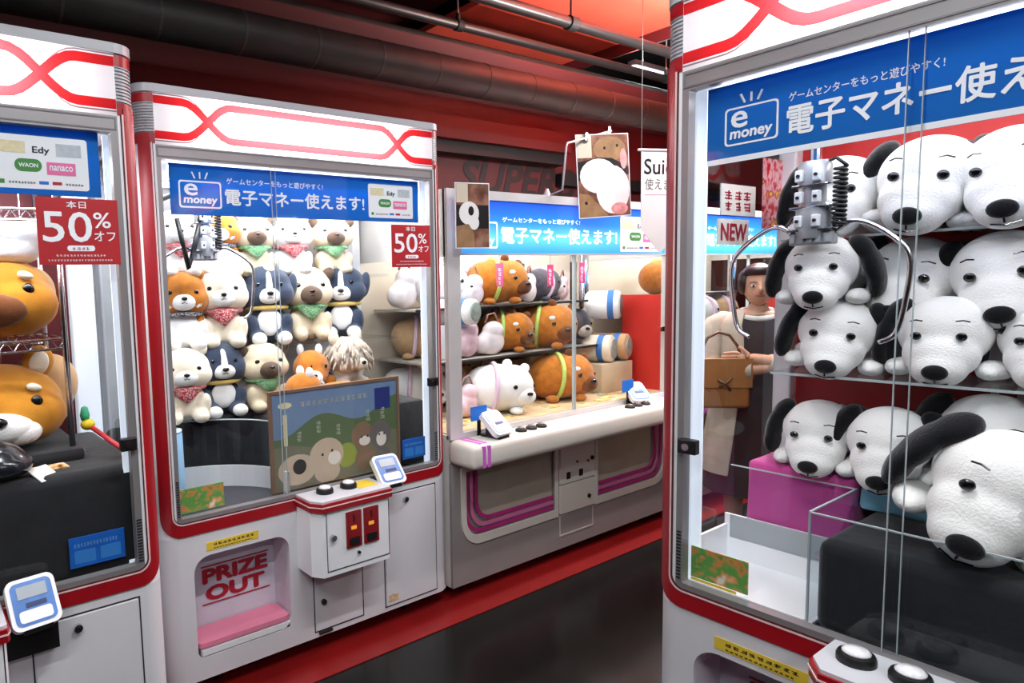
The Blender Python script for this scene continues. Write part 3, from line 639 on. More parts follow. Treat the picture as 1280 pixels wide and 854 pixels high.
# poster with dogs
t = thing('dog_poster', 'framed poster of cartoon dogs on green hills inside the middle machine', 'poster', loc(MB_, 0.40, 0.045, 0.668), 0)
PW, PH = 0.59, 0.372
hill1 = [(0.0, 0.20)] + [(PW * k / 20, 0.235 + 0.035 * math.sin(k * 0.55) + 0.05 * k / 20) for k in range(21)] + [(PW, 0.20)]
def oval(cx, cz, rx, rz, n=20): return [(cx + rx * math.cos(2 * PI * k / n), cz + rz * math.sin(2 * PI * k / n)) for k in range(n)]
regs = [(1, [(0.001, 0.001)] + [(0.001 + (PW - 0.002) * k / 20, 0.225 + 0.03 * math.sin(k * 0.5 + 4.2) + 0.055 * k / 20) for k in range(21)] + [(PW - 0.001, 0.001)]),
        (2, [(0.001, 0.001)] + [(0.001 + (PW - 0.002) * k / 20, 0.15 + 0.02 * math.sin(k * 0.4 + 1)) for k in range(21)] + [(PW - 0.001, 0.001)]),
        (3, oval(0.33, 0.09, 0.05, 0.05)), (4, oval(0.10, 0.07, 0.085, 0.06)), (4, oval(0.235, 0.105, 0.08, 0.07)), (4, oval(0.235, 0.04, 0.06, 0.045)),
        (5, oval(0.41, 0.16, 0.055, 0.055)), (6, oval(0.50, 0.15, 0.055, 0.06)), (7, oval(0.27, 0.09, 0.03, 0.028)), (7, oval(0.42, 0.135, 0.028, 0.02)), (7, oval(0.505, 0.13, 0.026, 0.03)), (5, oval(0.42, 0.06, 0.05, 0.05)), (6, oval(0.51, 0.05, 0.045, 0.045)),
        (8, oval(0.26, 0.12, 0.006, 0.006, 8)), (8, oval(0.215, 0.11, 0.006, 0.006, 8)), (8, oval(0.405, 0.152, 0.005, 0.005, 8)), (8, oval(0.435, 0.152, 0.005, 0.005, 8)), (8, oval(0.495, 0.15, 0.005, 0.005, 8)), (8, oval(0.52, 0.15, 0.005, 0.005, 8)), (8, oval(0.11, 0.08, 0.03, 0.03)),
        (9, rrect(0.475, 0.555, 0.255, 0.345)), (10, rrect(0.045, 0.062, 0.17, 0.29)), (10, oval(0.055, 0.325, 0.03, 0.012))]
me = printed(rrect(0, PW, 0, PH), regs, -0.0005)
PM = [('poster_sky', (104, 130, 164)), ('poster_hill_far', (84, 104, 70)), ('poster_hill_near', (112, 112, 92)), ('poster_bush', (140, 156, 66)), ('poster_dog_beige', (190, 172, 150)), ('poster_dog_brown', (130, 106, 84)), ('poster_dog_grey', (104, 100, 98)), ('poster_muzzle', (224, 218, 208)), ('poster_black', (34, 32, 32)), ('poster_badge', (36, 52, 120)), ('poster_cream', (214, 206, 160))]  # sky and hill colours muted to carry the reflection over the glass
for n_, c_ in PM: me.materials.append(mat(n_, c_, 0.45, var=0.05, vs=20))
sh = obj('sheet', me, None, t)
bm = BM(); bx(bm, 0, PW, 0.0, 0.012, 0, PH); obj('backing_board', bm, mat('brown_board', (120, 96, 74), 0.7), t)
bm = BM(); plate(bm, rrect(-0.012, PW + 0.012, -0.004, PH + 0.012), [rrect(0, PW, 0, PH)], -0.004, 0.012); obj('frame', bm, mat('brown_frame', (122, 92, 72), 0.5), t)
PL = mat('poster_letter', (170, 176, 160), 0.5)
for b_, z_, h_ in ((0.425, 0.215, 0.05), (0.50, 0.215, 0.05), (0.28, 0.18, 0.045), (0.10, 0.18, 0.04), (0.19, 0.2, 0.05)): glyphs(sh, b_, z_, 0.03, h_, PL, -0.001, 1, 3)
glyphs(sh, 0.12, 0.312, 0.32, 0.024, PL, -0.001, 12, 1)
def blue_card(label, mach, u, v, z, w, h):
    t = thing('notice_card', label, 'notice', loc(mach, u, v, z), mach[1])
    box('sheet', t, mat('blue_notice', (24, 96, 190), 0.45, var=0.12, vs=30), 0, w, 0, 0.003, 0, h)
    glyphs(t, w * 0.08, h * 0.66, w * 0.8, h * 0.16, mat('pale_blue_print', (110, 170, 225), 0.5), -0.0008, 14, 1)
    for k in (0, 1):
        bm = BM(); plate(bm, rrect(w * (0.08 + 0.46 * k), w * (0.46 + 0.46 * k), h * 0.12, h * 0.55, h * 0.05), (), -0.0012, 0); obj('print_box', bm, mat('mid_blue_print', (52, 128, 208), 0.5), t)
    return t
blue_card('blue payment notice behind glass beside the dog poster', MB_, 1.01, 0.035, 0.690, 0.125, 0.085)
blue_card('wide blue payment notice low in the leftmost machine window', MA, 0.985, 0.04, 0.682, 0.15, 0.085)

# ------------------------------------------------------------------ banners and discount signs on the glass
LAY_B = (0.028, 0.171, 0.142, 0.68, 0.183, 0.74, 0.22, 0.56, 0.19, 0.56, 0.65, 0.78)
LAY_D = (0.037, 0.141, 0.211, 0.69, 0.156, 0.625, 0.20, 0.57, 0.159, 0.395, 0.61, 0.72)
LAY_C = (0.02, 0.145, 0.10, 0.60, 0.159, 0.717, 0.19, 0.52, 0.165, 0.52, 0.60, 0.70)
BLUET = translucent_mat('blue_banner_film', (46, 122, 196), 0.6)
def emoney_logo(parent, x, z, w, h, m, d=-0.0008):
    bm = BM(); plate(bm, rrect(x, x + w, z, z + h, h * 0.1), [rrect(x + w * 0.035, x + w * 0.965, z + w * 0.035, z + h - w * 0.035, h * 0.08)], d, 0); lg = obj('logo_frame', bm, m, parent)
    text('lettering', 'e', m, lg, w * 0.32, h * 0.44, (x + w * 0.12, d, z + h * 0.45), bold=0.015)
    text('lettering', 'money', m, lg, w * 0.8, h * 0.3, (x + w * 0.1, d, z + h * 0.08), bold=0.03, shear=0.1)
    for k, a in enumerate((-0.45, 0, 0.45)):
        bm = BM(); cx = x + w * (0.38 + 0.12 * k); bz = z + h * 1.08
        tube(bm, [(cx + math.sin(a) * 0.0, d * 0.5, bz), (cx + math.sin(a) * h * 0.25, d * 0.5, bz + h * 0.24)], h * 0.03, 6); obj('spark_line', bm, m, lg)
def cards_panel(parent, x0, x1, z0, z1):
    d = -0.0012
    bm = BM(); plate(bm, rrect(x0, x1, z0, z1, 0.008), (), d, 0); p = obj('card_panel', bm, TXTW, parent)
    w, h = x1 - x0, z1 - z0; dd = d - 0.0006
    def lo(a, b, c, e, m, r=0.0):
        q = BM(); plate(q, rrect(x0 + w * a, x0 + w * b, z0 + h * c, z0 + h * e, r), (), dd, d); return obj('card_logo', q, m, p)
    lo(0.05, 0.34, 0.66, 0.88, mat('card_beige', (226, 214, 176), 0.5, var=0.1, vs=60)); lo(0.66, 0.93, 0.64, 0.88, mat('card_grey', (188, 196, 206), 0.5, var=0.1, vs=60))
    g = lo(0.22, 0.50, 0.32, 0.56, mat('card_green', (64, 140, 60), 0.5), h * 0.115); text('lettering', 'WAON', TXTW, g, w * 0.2, h * 0.08, (x0 + w * 0.26, dd - 0.0004, z0 + h * 0.40), bold=0.03)
    g = lo(0.55, 0.86, 0.28, 0.52, mat('card_pink', (232, 112, 168), 0.5)); text('lettering', 'nanaco', TXTW, g, w * 0.25, h * 0.1, (x0 + w * 0.58, dd - 0.0004, z0 + h * 0.36), bold=0.02)
    text('lettering', 'Edy', TXTB, p, w * 0.18, h * 0.16, (x0 + w * 0.41, dd, z0 + h * 0.64), bold=0.02)
    lo(0.06, 0.11, 0.08, 0.16, mat('card_green', (64, 140, 60))); lo(0.46, 0.56, 0.09, 0.15, BLUEB); lo(0.60, 0.70, 0.09, 0.15, TXTR)
    glyphs(p, x0 + w * 0.15, z0 + h * 0.09, w * 0.28, h * 0.05, TXTB, dd, 9, 1); glyphs(p, x0 + w * 0.74, z0 + h * 0.09, w * 0.2, h * 0.05, TXTB, dd, 6, 1)
def banner(label, mach, u0, u1, z0, z1, v, m, strip, lay, cards=(0.759, 0.972, 0.085, 0.875), glow=None):
    lx0, lx1, lz0, lz1, tx0, tx1, tz0, tz1, sx0, sx1, sz0, sz1 = lay
    w, h = u1 - u0, z1 - z0
    t = thing('payment_banner', label, 'banner', loc(mach, u0, v, z0), mach[1])
    bm = BM(); bx(bm, 0, w, 0, 0.003, 0, h); sh = obj('sheet', bm, m, t)
    tw = glow or TXTW
    if strip:
        bm = BM(); bx(bm, 0, w, -0.0006, 0, 0, h * 0.07); obj('white_edge', bm, TXTW, t)
    emoney_logo(t, w * lx0, h * lz0, w * (lx1 - lx0), h * (lz1 - lz0), tw)
    text('lettering', '電子マネー使えます!', tw, t, w * (tx1 - tx0), h * (tz1 - tz0), (w * tx0, -0.0008, h * tz0), bold=0.022)
    text('lettering', 'ゲームセンターをもっと遊びやすく!', tw, t, w * (sx1 - sx0), h * (sz1 - sz0), (w * sx0, -0.0008, h * sz0), bold=0.012)
    if cards: cards_panel(t, w * cards[0], w * cards[1], h * cards[2], h * cards[3])
    return t
banner('blue e-money banner across the window top of the middle machine', MB_, 0.05, 1.118, 1.692, 1.861, 0.028, BLUET, False, LAY_B)
banner('blue e-money banner across the right machine with large white lettering', MD, 0.046, 1.118, 1.686, 1.861, 0.028, BLUET, True, LAY_D)
banner('blue e-money banner across the leftmost machine showing its card logos', MA, 0.05, 1.130, 1.696, 1.866, 0.028, BLUET, False, LAY_B)
def off_sign(label, mach, u, z, w=0.205, h=0.172):
    t = thing('discount_sign', label, 'sign', loc(mach, u, -0.004, z), mach[1])
    box('sheet', t, mat('sign_red', (176, 30, 38), 0.45, var=0.06), 0, w, 0, 0.002, 0, h)
    text('lettering', '50', TXTW, t, w * 0.60, h * 0.46, (w * 0.06, -0.0008, h * 0.34), bold=0.01)
    text('lettering', '%', TXTW, t, w * 0.22, h * 0.24, (w * 0.68, -0.0008, h * 0.56), bold=0.01)
    text('lettering', 'オフ', TXTW, t, w * 0.27, h * 0.15, (w * 0.68, -0.0008, h * 0.36), bold=0.01)
    text('lettering', '本日', TXTW, t, w * 0.24, h * 0.11, (w * 0.36, -0.0008, h * 0.85), bold=0.01)
    bm = BM(); plate(bm, rrect(w * 0.34, w * 0.68, h * 0.205, h * 0.29, h * 0.04), (), -0.0006, 0); q = obj('white_pill', bm, TXTW, t)
    glyphs(q, w * 0.40, h * 0.222, w * 0.22, h * 0.05, TXTR, -0.001, 4, 1)
    glyphs(t, w * 0.2, h * 0.125, w * 0.62, h * 0.035, TXTW, -0.0006, 15, 1); glyphs(t, w * 0.1, h * 0.055, w * 0.8, h * 0.03, TXTW, -0.0006, 22, 1)
off_sign('red fifty percent discount sign on the leftmost machine glass', MA, 0.957, 1.514)
off_sign('red fifty percent discount sign on the middle machine glass', MB_, 0.948, 1.506)
reader('blue faced card reader on black bracket before the leftmost machine', MA, 0.872, -0.055, 0.602, 0.12, 0.95, 0.98)
reader('blue faced card reader beside the console buttons of middle machine', MB_, 0.86, -0.05, 0.632, -0.05, 0.85, 1.0)
bm = BM(); bx(bm, 0.80, 0.93, -0.05, 0.0, 0.52, 0.60); 
obj('reader_bracket', bm, BLACK, RA)

# ------------------------------------------------------------------ inside machine A
bm = BM(); bx(bm, -0.03, W + 0.03, 0.05, 0.64, 0.64, 0.945, 0.03, 3); shade_auto(obj('prize_deck', bm, CLOTH, RA))
bm = BM(); bx(bm, 0.02, 1.08, 0.20, 0.63, 0.94, 0.983, 0.015); shade_auto(obj('deck_step', bm, CLOTH, RA))
rk = thing('wire_rack', 'chrome wire shelf rack inside the leftmost machine', 'rack', loc(MA, 0.25, 0.235, 0.983), 0)
for x in (0.0, 0.80):
    for y in (0.0, 0.34):
        bm = BM(); cyl(bm, (x, y, 0), (x, y, 0.82), 0.009, seg=12); obj('upright', bm, SILVER, rk, smooth=True)
for z in (0.325, 0.70):
    for y in (0.0, 0.34):
        bm = BM(); tube(bm, [(0, y, z), (0.80, y, z)], 0.004, 8); tube(bm, [(0, y, z - 0.03), (0.80, y, z - 0.03)], 0.004, 8)
        tube(bm, [(0.02 * k, y, z - (0.03 if k % 2 else 0)) for k in range(41)], 0.003, 6); obj('truss_rail', bm, SILVER, rk)
    bm = BM()
    for k in range(26): tube(bm, [(0.016 + k * 0.031, 0, z + 0.004), (0.016 + k * 0.031, 0.34, z + 0.004)], 0.0022, 6)
    obj('wire_deck', bm, SILVER, rk)
bm = BM()
for k in range(9): tube(bm, [(0.03 + k * 0.09, 0.335, 0.02), (0.03 + k * 0.09, 0.335, 0.80)], 0.002, 6)
obj('back_wires', bm, SILVER, rk)
def stick(label, u, v):
    t = thing('toy_stick', label, 'toy stick', loc(MA, u, v, 0.946), 0, 'ball topped plastic sticks')
    bm = BM(); tube(bm, [(0.06, -0.13, 0.012), (-0.005, 0.02, 0.075)], 0.008, 10); obj('shaft', bm, mat('red_plastic', (196, 52, 62), 0.4), t, smooth=True)
    bm = BM(); ell(bm, (-0.012, 0.03, 0.082), (0.022, 0.022, 0.018)); obj('yellow_ball', bm, mat('yellow_plastic', (236, 204, 30), 0.4), t, smooth=True)
    bm = BM(); lathe(bm, [(0.012, 0), (0.015, 0.015), (0.010, 0.04), (0.0, 0.045)], (-0.018, 0.035, 0.096)); obj('green_tip', bm, mat('green_plastic', (60, 176, 130), 0.4), t, smooth=True)
    bm = BM(); bx(bm, 0.045, 0.08, -0.16, -0.12, 0.0, 0.03, 0.006); obj('yellow_foot', bm, mat('yellow_plastic', (236, 204, 30)), t)
stick('red stick with yellow ball and green tip lying on black cloth', 1.125, 0.28)
t = thing('display_tag', 'small pale price card with orange edge on the black cloth', 'tag', loc(MA, 0.945, 0.095, 0.948), 0)
box('card', t, mat('card_white', (232, 230, 224), 0.5), -0.035, 0.03, -0.03, 0.03, 0.0, 0.003)
t.rotation_euler = (0.5, 0, 0.6)
t = thing('photo_tag', 'orange and brown printed prize tag lying by the dark bag', 'tag', loc(MA, 0.96, 0.155, 0.946), 0.1)
box('card', t, blotch_mat('tag_print', ((120, 80, 50), (236, 226, 200), (220, 150, 70), (60, 40, 30)), 40), -0.04, 0.055, -0.03, 0.03, 0.0, 0.003)
t = thing('prize_bag', 'shiny dark plastic wrapped prize at the left frame edge', 'bag', loc(MA, 0.825, 0.125, 0.944), 0)
obj('wrapping', blob([((0, 0, 0.05), (0.085, 0.07, 0.055)), ((0.02, -0.01, 0.04), (0.08, 0.07, 0.04)), ((-0.05, 0, 0.045), (0.08, 0.07, 0.045))], 0.008), mat('dark_film', (28, 30, 38), 0.15, var=0.3, vs=20, bump=0.3, bs=12, spec=0.8), t)

# ------------------------------------------------------------------ inside machine D
bm = BM(); bx(bm, 0.285, W + 0.03, 0.045, 0.64, 0.64, 0.852, 0.03, 3); shade_auto(obj('prize_deck', bm, CLOTH, RD))
bm = BM(); bx(bm, -0.03, 0.275, 0.31, 0.64, 0.64, 0.70); obj('deck_board', bm, WHITE2, RD)
c = obj('drop_chute', (lambda b: ([bx(b, *q) for q in ((-0.03, 0.275, 0.03, 0.31, 0.636, 0.642), (-0.03, -0.022, 0.03, 0.31, 0.642, 0.735), (-0.03, 0.275, 0.302, 0.31, 0.642, 0.765), (-0.03, 0.275, 0.028, 0.034, 0.642, 0.665))], b)[1])(BM()), WHITE2, RD)
for (a, b_, v0, v1, z0, z1) in ((-0.015, 0.27, 0.298, 0.302, 0.70, 0.905), (0.272, 0.277, 0.045, 0.30, 0.655, 0.905), (0.277, W, 0.040, 0.045, 0.66, 0.905)):
    q = obj('guard_pane', (lambda m_: (bx(m_, a, b_, v0, v1, z0, z1), m_)[1])(BM()), ACRYL, RD)
    bm = BM(); bx(bm, a, b_, v0, v1, z1, z1 + 0.003); obj('pane_edge', bm, EDGE, q)
    if b_ - a < 0.1: bm = BM(); bx(bm, a, b_, v0, v0 + 0.003, z0, z1); obj('pane_edge', bm, EDGE, q)
for (z, v) in ((1.518, 0.38), (1.300, 0.40), (1.182, 0.25)):
    q = obj('clear_shelf', (lambda m_: (bx(m_, 0.06 if z != 1.182 else 0.10, W, v, 0.655, z - 0.006, z), m_)[1])(BM()), ACRYL, RD)
    bm = BM(); bx(bm, 0.06 if z != 1.182 else 0.10, W, v - 0.002, v, z - 0.006, z); obj('pane_edge', bm, EDGE, q)
bp_ = obj('back_print', (lambda b: (bx(b, 0.0, W, 0.650, 0.654, 0.92, 1.16), b)[1])(BM()), mat('dark_red_print', (150, 22, 26), 0.5), RD)
text('lettering', 'TRIPLE', mat('outline_white', (206, 190, 190), 0.5), bp_, 0.32, 0.06, (0.40, 0.648, 1.09), bold=0.02)
claw_part(RD, 0.188, 0.24, 1.53, 1.87, 0.185)
def cloth_box(name, label, mach, u, v, z, w, d, h, m):
    t = thing(name, label, 'box', loc(mach, u, v, z), mach[1])
    bm = BM(); n = 10
    # cloth draped over a block: a rounded block with wavy lower hem folds
    bx(bm, -w / 2, w / 2, -d / 2, d / 2, 0, h, 0.012, 3)
    bmesh.ops.subdivide_edges(bm, edges=bm.edges[:], cuts=3, use_grid_fill=True)
    for vv in bm.verts:
        k = max(0, 1 - vv.co.z / h) * 0.006
        vv.co.x += k * math.sin(vv.co.y * 90 + vv.co.z * 20); vv.co.y += k * math.sin(vv.co.x * 90 + vv.co.z * 15)
    obj('cloth_cover', bm, m, t, smooth=True)
    return t
cloth_box('cloth_box', 'magenta cloth covered block beside the drop chute', MD, 0.142, 0.415, 0.70, 0.245, 0.20, 0.225, mat('magenta_cloth', (206, 78, 156), 0.85, var=0.06, bump=0.25, bs=40, sheen=0.2))
cloth_box('cloth_box', 'light blue cloth covered block behind the black deck', MD, 0.385, 0.42, 0.852, 0.22, 0.2, 0.07, mat('sky_cloth', (128, 190, 216), 0.85, var=0.06, bump=0.25, bs=40, sheen=0.2))
# cards hanging on the left inner pane of machine D
def pane_card(name, label, v0, v1, z0, z1, m, words, tm):
    x, y, zz = loc(MD, -0.040, v0, z0)
    t = thing(name, label, 'card', (x, y, zz), 0)     # card lies in the world xz plane, facing -y
    box('sheet', t, m, 0, v1 - v0, 0, 0.003, 0, z1 - z0)
    if name == 'prize_card': glyphs(t, 0.015, 0.012, v1 - v0 - 0.03, z1 - z0 - 0.024, tm, -0.0008, 3, 2)
    for (s, fx, fz, fw, fh) in words:
        text('lettering', s, tm, t, (v1 - v0) * fw, (z1 - z0) * fh, ((v1 - v0) * fx, -0.0008, (z1 - z0) * fz), bold=0.03)
pane_card('new_card', 'white card reading NEW in dark red on the side glass', 0.254, 0.421, 1.512, 1.582, mat('card_white', (232, 230, 224)), (('NEW', 0.08, 0.15, 0.84, 0.68),), TXTR)
pane_card('prize_card', 'white card with red lettering above the NEW card', 0.268, 0.455, 1.592, 1.675, mat('card_white', (232, 230, 224)), (), TXTR)
pane_card('foil_pennant', 'red foil pennant with yellow patch hanging by the claw', 0.50, 0.64, 1.56, 1.76, blotch_mat('foil_print', ((150, 20, 34), (210, 40, 56), (236, 190, 196), (200, 30, 50), (236, 214, 60)), 26, 0.2), (), TXTR)
t = thing('play_guide_card', 'green and orange leaflet in the right machine window corner', 'leaflet', loc(MD, 0.02, 0.036, 0.672), -PI / 2)
box('sheet', t, LEAF, 0, 0.135, 0, 0.003, 0, 0.08)
bm = BM(); bx(bm, 0.0, 0.11, -0.0003, 0.0, -0.012, -0.001); obj('caution_strip', bm, YELLOW, t)

# ------------------------------------------------------------------ plush toys
P = dict(cream=plush('plush_cream', (240, 228, 208)), white=plush('plush_white', (244, 243, 242), 0.03), slate=plush('plush_slate', (58, 68, 88), 0.15), beige=plush('plush_beige', (222, 206, 178)),
         brown=plush('plush_brown', (92, 74, 62), 0.2), orange=plush('plush_orange', (190, 116, 44), 0.2), rust=plush('plush_rust', (112, 66, 36), 0.25), black=plush('plush_black', (22, 22, 26), 0.2), gold=plush('plush_gold', (200, 134, 44), 0.16),
         tan=plush('plush_tan', (198, 160, 118), 0.12), ash=plush('plush_ash', (206, 196, 184), 0.22), grey=plush('plush_grey', (74, 72, 80), 0.25))
EYE = mat('bead_black', (12, 12, 14), 0.15, spec=0.8)
BAND = dict(red=dots_mat('red_dot_cloth', (240, 225, 222), (196, 40, 56), 75, 0.42), green=dots_mat('green_leaf_cloth', (226, 240, 222), (86, 166, 100), 80, 0.4), yellow=mat('yellow_cloth', (214, 184, 104), 0.8), check=dots_mat('navy_check_cloth', (235, 235, 235), (40, 44, 62), 90, 0.4))
def ring(c, rx, ry, n=22): return [(c[0] + rx * math.cos(2 * PI * k / n), c[1] + ry * math.sin(2 * PI * k / n), c[2]) for k in range(n)]
def eyes(t, pts, r, m=EYE):
    for p in pts:
        bm = BM(); ell(bm, p, (r, r * 0.6, r), seg=12, rings=8); obj('eye', bm, m, t, smooth=True)
def part(t, name, m, *ells):
    bm = BM()
    for e in ells: ell(bm, *e)
    return obj(name, bm, m, t, smooth=True)
def mouth(t, p, s):
    bm = BM()
    for k in (-1, 1): tube(bm, [(p[0], p[1], p[2] + 0.012 * s), (p[0] + k * 0.02 * s, p[1] + 0.004 * s, p[2] - 0.002 * s), (p[0] + k * 0.045 * s, p[1] + 0.014 * s, p[2] + 0.008 * s)], 0.005 * s, 6)
    obj('mouth', bm, EYE, t)
_sit_body = blob([((0, 0.02, 0.25), (0.26, 0.22, 0.26)), ((0.2, -0.13, 0.2), (0.085, 0.10, 0.19), (0.35, 0.15, 0)), ((-0.2, -0.13, 0.2), (0.085, 0.10, 0.19), (0.35, -0.15, 0)),
                  ((0.15, -0.22, 0.09), (0.10, 0.15, 0.09)), ((-0.15, -0.22, 0.09), (0.10, 0.15, 0.09))], 0.022)
_sit_head = blob([((0, 0, 0.70), (0.32, 0.27, 0.27)), ((0.11, -0.08, 0.62), (0.22, 0.2, 0.18)), ((-0.11, -0.08, 0.62), (0.22, 0.2, 0.18))], 0.022)
def sit_dog(kind):
    t = bpy.data.objects.new('dog_plush', None); COL.objects.link(t); t.empty_display_size = 0.05
    bc, hc, ec, mc, bd = dict(pome=('cream', 'cream', 'cream', 'white', 'red'), bernese=('slate', 'slate', 'slate', 'white', 'yellow'), pug=('beige', 'beige', 'brown', 'brown', 'green'),
                              calico=('white', 'orange', 'orange', 'white', 'check'), white=('white', 'white', 'white', 'white', 'red'))[kind]
    obj('body', _sit_body.copy(), P[bc], t); obj('head', _sit_head.copy(), P[hc], t)
    if kind == 'pug':
        part(t, 'muzzle', P['brown'], ((0, -0.255, 0.60), (0.145, 0.10, 0.115)))
        for s in (-1, 1): part(t, 'ear', P['brown'], ((s * 0.27, -0.06, 0.86), (0.075, 0.05, 0.10), (0, s * 0.6, 0)))
        eyes(t, ((-0.155, -0.235, 0.72), (0.155, -0.235, 0.72)), 0.034); part(t, 'nose', EYE, ((0, -0.345, 0.645), (0.032, 0.02, 0.022))); mouth(t, (0, -0.352, 0.585), 1.0)
    elif kind == 'bernese':
        part(t, 'muzzle', P['white'], ((0, -0.235, 0.60), (0.15, 0.07, 0.10)), ((0, -0.20, 0.74), (0.07, 0.07, 0.16), (-0.25, 0, 0)))
        for s in (-1, 1):
            part(t, 'ear', P['slate'], ((s * 0.31, 0.0, 0.70), (0.07, 0.11, 0.17), (0, s * 0.15, 0)))
            part(t, 'paw', P['white'], ((s * 0.15, -0.31, 0.085), (0.09, 0.08, 0.083)))
        part(t, 'belly_patch', P['white'], ((0, -0.17, 0.28), (0.15, 0.05, 0.17)))
        eyes(t, ((-0.135, -0.25, 0.735), (0.135, -0.25, 0.735)), 0.026); part(t, 'nose', EYE, ((0, -0.31, 0.63), (0.04, 0.02, 0.028))); mouth(t, (0, -0.308, 0.575), 1.0)
    else:
        part(t, 'muzzle', P[mc], ((0, -0.235, 0.60), (0.15, 0.085, 0.10)))
        if kind == 'calico':
            part(t, 'cheek', P['white'], ((0.13, -0.17, 0.60), (0.13, 0.1, 0.11))); part(t, 'cheek', P['white'], ((-0.13, -0.17, 0.60), (0.13, 0.1, 0.11)))
            part(t, 'flank_patch', P['orange'], ((0.2, 0.02, 0.28), (0.1, 0.16, 0.2)))
        for s in (-1, 1):
            part(t, 'ear', P[ec], ((s * 0.22, 0.0, 0.93), (0.075, 0.05, 0.085), (0, s * 0.35, 0)))
        eyes(t, ((-0.15, -0.245, 0.715), (0.15, -0.245, 0.715)), 0.028); part(t, 'nose', EYE, ((0, -0.325, 0.645), (0.035, 0.02, 0.024))); mouth(t, (0, -0.322, 0.59), 1.0)
        part(t, 'tail', P[bc], ((0, 0.24, 0.25), (0.09, 0.1, 0.12)))
    bm = BM(); tube(bm, ring((0, -0.01, 0.455), 0.235, 0.205), 0.03, 8, closed=True)
    if kind in ('pome', 'pug', 'white'):
        fl = [(-0.2, -0.16), (0.2, -0.16)]
        a = [bm.verts.new(p) for p in ((-0.21, -0.14, 0.47), (0, -0.255, 0.47), (0.21, -0.14, 0.47), (0.0, -0.27, 0.27), (-0.1, -0.245, 0.36), (0.1, -0.245, 0.36))]
        b = [bm.verts.new((v.co.x, v.co.y + 0.03, v.co.z)) for v in a]
        for q in ((0, 1, 4), (1, 3, 4), (1, 5, 3), (1, 2, 5)):
            bm.faces.new([a[i] for i in q]); bm.faces.new([b[i] for i in reversed(q)])
        for i, j in ((0, 4), (4, 3), (3, 5), (5, 2)): bm.faces.new((a[i], a[j], b[j], b[i]))
    obj('bandana' if bd != 'yellow' else 'neck_scarf', bm, BAND[bd], t, smooth=True)
    return t
PROTO = {}
def place(kind, maker, label, cat, group, pos, rz, s, name=None, rot=None, sq=None):
    if kind not in PROTO: t = PROTO[kind] = maker()
    else: t = copy_tree(PROTO[kind])
    t.location = pos; t.rotation_euler = rot if rot else (0, 0, rz); t.scale = sq if sq else (s, s, s)
    if name: t.name = name
    return tag(t, label, cat, group)
G1 = 'sitting dog plushes in the middle machine'
# kind, u, v, z, height, yaw, label (faces turn a little to the camera's left)
for (k, u, v, z, h, y, lb) in (
    ('pome', 0.179, 0.36, 0.926, 0.30, 0.25, 'cream dog plush with red bandana at lower left by the blue drum'),
    ('bernese', 0.345, 0.40, 0.926, 0.31, 0.35, 'slate and white dog plush with yellow scarf, bottom row, at the drop hole'),
    ('pug', 0.530, 0.37, 0.926, 0.295, 0.4, 'beige pug plush with dark muzzle in bottom row above poster corner'),
    ('calico', 0.215, 0.44, 1.196, 0.300, 0.25, 'orange and white dog plush at left end of middle row'),
    ('pome', 0.385, 0.44, 1.196, 0.315, 0.20, 'cream dog plush with red dotted bandana, second in middle row'),
    ('bernese', 0.605, 0.45, 1.196, 0.32, 0.15, 'slate dog plush with yellow scarf in the centre of middle row'),
    ('pug', 0.816, 0.46, 1.196, 0.315, 0.15, 'beige pug plush with green bandana in middle row between two slate dogs'),
    ('bernese', 1.017, 0.48, 1.196, 0.32, -0.15, 'slate dog plush with yellow scarf at right end of middle row'),
    ('white', 0.235, 0.50, 1.491, 0.285, 0.3, 'white dog plush at upper left behind the claw'),
    ('calico', 0.405, 0.50, 1.491, 0.29, 0.2, 'orange and white dog plush in top row under the banner'),
    ('pug', 0.575, 0.50, 1.491, 0.275, 0.25, 'pale pug plush in top row left of the white dog'),
    ('white', 0.760, 0.50, 1.491, 0.285, 0.2, 'white dog plush with red dotted bandana in the top row'),
    ('pug', 0.980, 0.50, 1.491, 0.28, 0.2, 'pale pug plush at right end of the top row')):
    place('sit_' + k, lambda k=k: sit_dog(k), lb, 'plush toy', G1, loc(MB_, u, v, z), y - 0.45, h, sq=(h * 1.13, h * 1.05, h * (1.10 if 1.1 < z < 1.4 else 1.0)))
def make_lying(hc, mc, ec, bandk):
    t = bpy.data.objects.new('dog_plush', None); COL.objects.link(t)
    obj('body', blob([((0.55, 0, 0.2), (0.5, 0.2, 0.17)), ((0.95, 0.08, 0.12), (0.16, 0.09, 0.09)), ((0.2, -0.2, 0.1), (0.13, 0.1, 0.09)), ((0.75, -0.18, 0.09), (0.18, 0.09, 0.08))], 0.025), P[hc], t)
    obj('head', blob([((0, -0.02, 0.3), (0.28, 0.25, 0.25)), ((-0.08, -0.1, 0.22), (0.2, 0.18, 0.16))], 0.025), P[hc], t)
    part(t, 'muzzle', P[mc], ((-0.2, -0.16, 0.2), (0.13, 0.11, 0.1)))
    for y in (-0.12, 0.16): part(t, 'ear', P[ec], ((0.05, y, 0.54), (0.06, 0.05, 0.09)))
    eyes(t, ((-0.22, -0.13, 0.35), (-0.05, -0.265, 0.34)), 0.028); part(t, 'nose', EYE, ((-0.3, -0.22, 0.24), (0.03, 0.03, 0.022)))
    bm = BM(); tube(bm, [(0.24, 0.21 * math.cos(a), 0.22 + 0.2 * math.sin(a)) for a in [2 * PI * k / 20 for k in range(20)]], 0.035, 8, closed=True); obj('neck_scarf', bm, BAND[bandk], t, smooth=True)
    return t
place('lying', lambda: make_lying('orange', 'white', 'white', 'check'), 'orange dog plush lying on its side along the poster top', 'plush toy', G1, loc(MB_, 0.62, 0.19, 0.926), -0.05, 0.30)
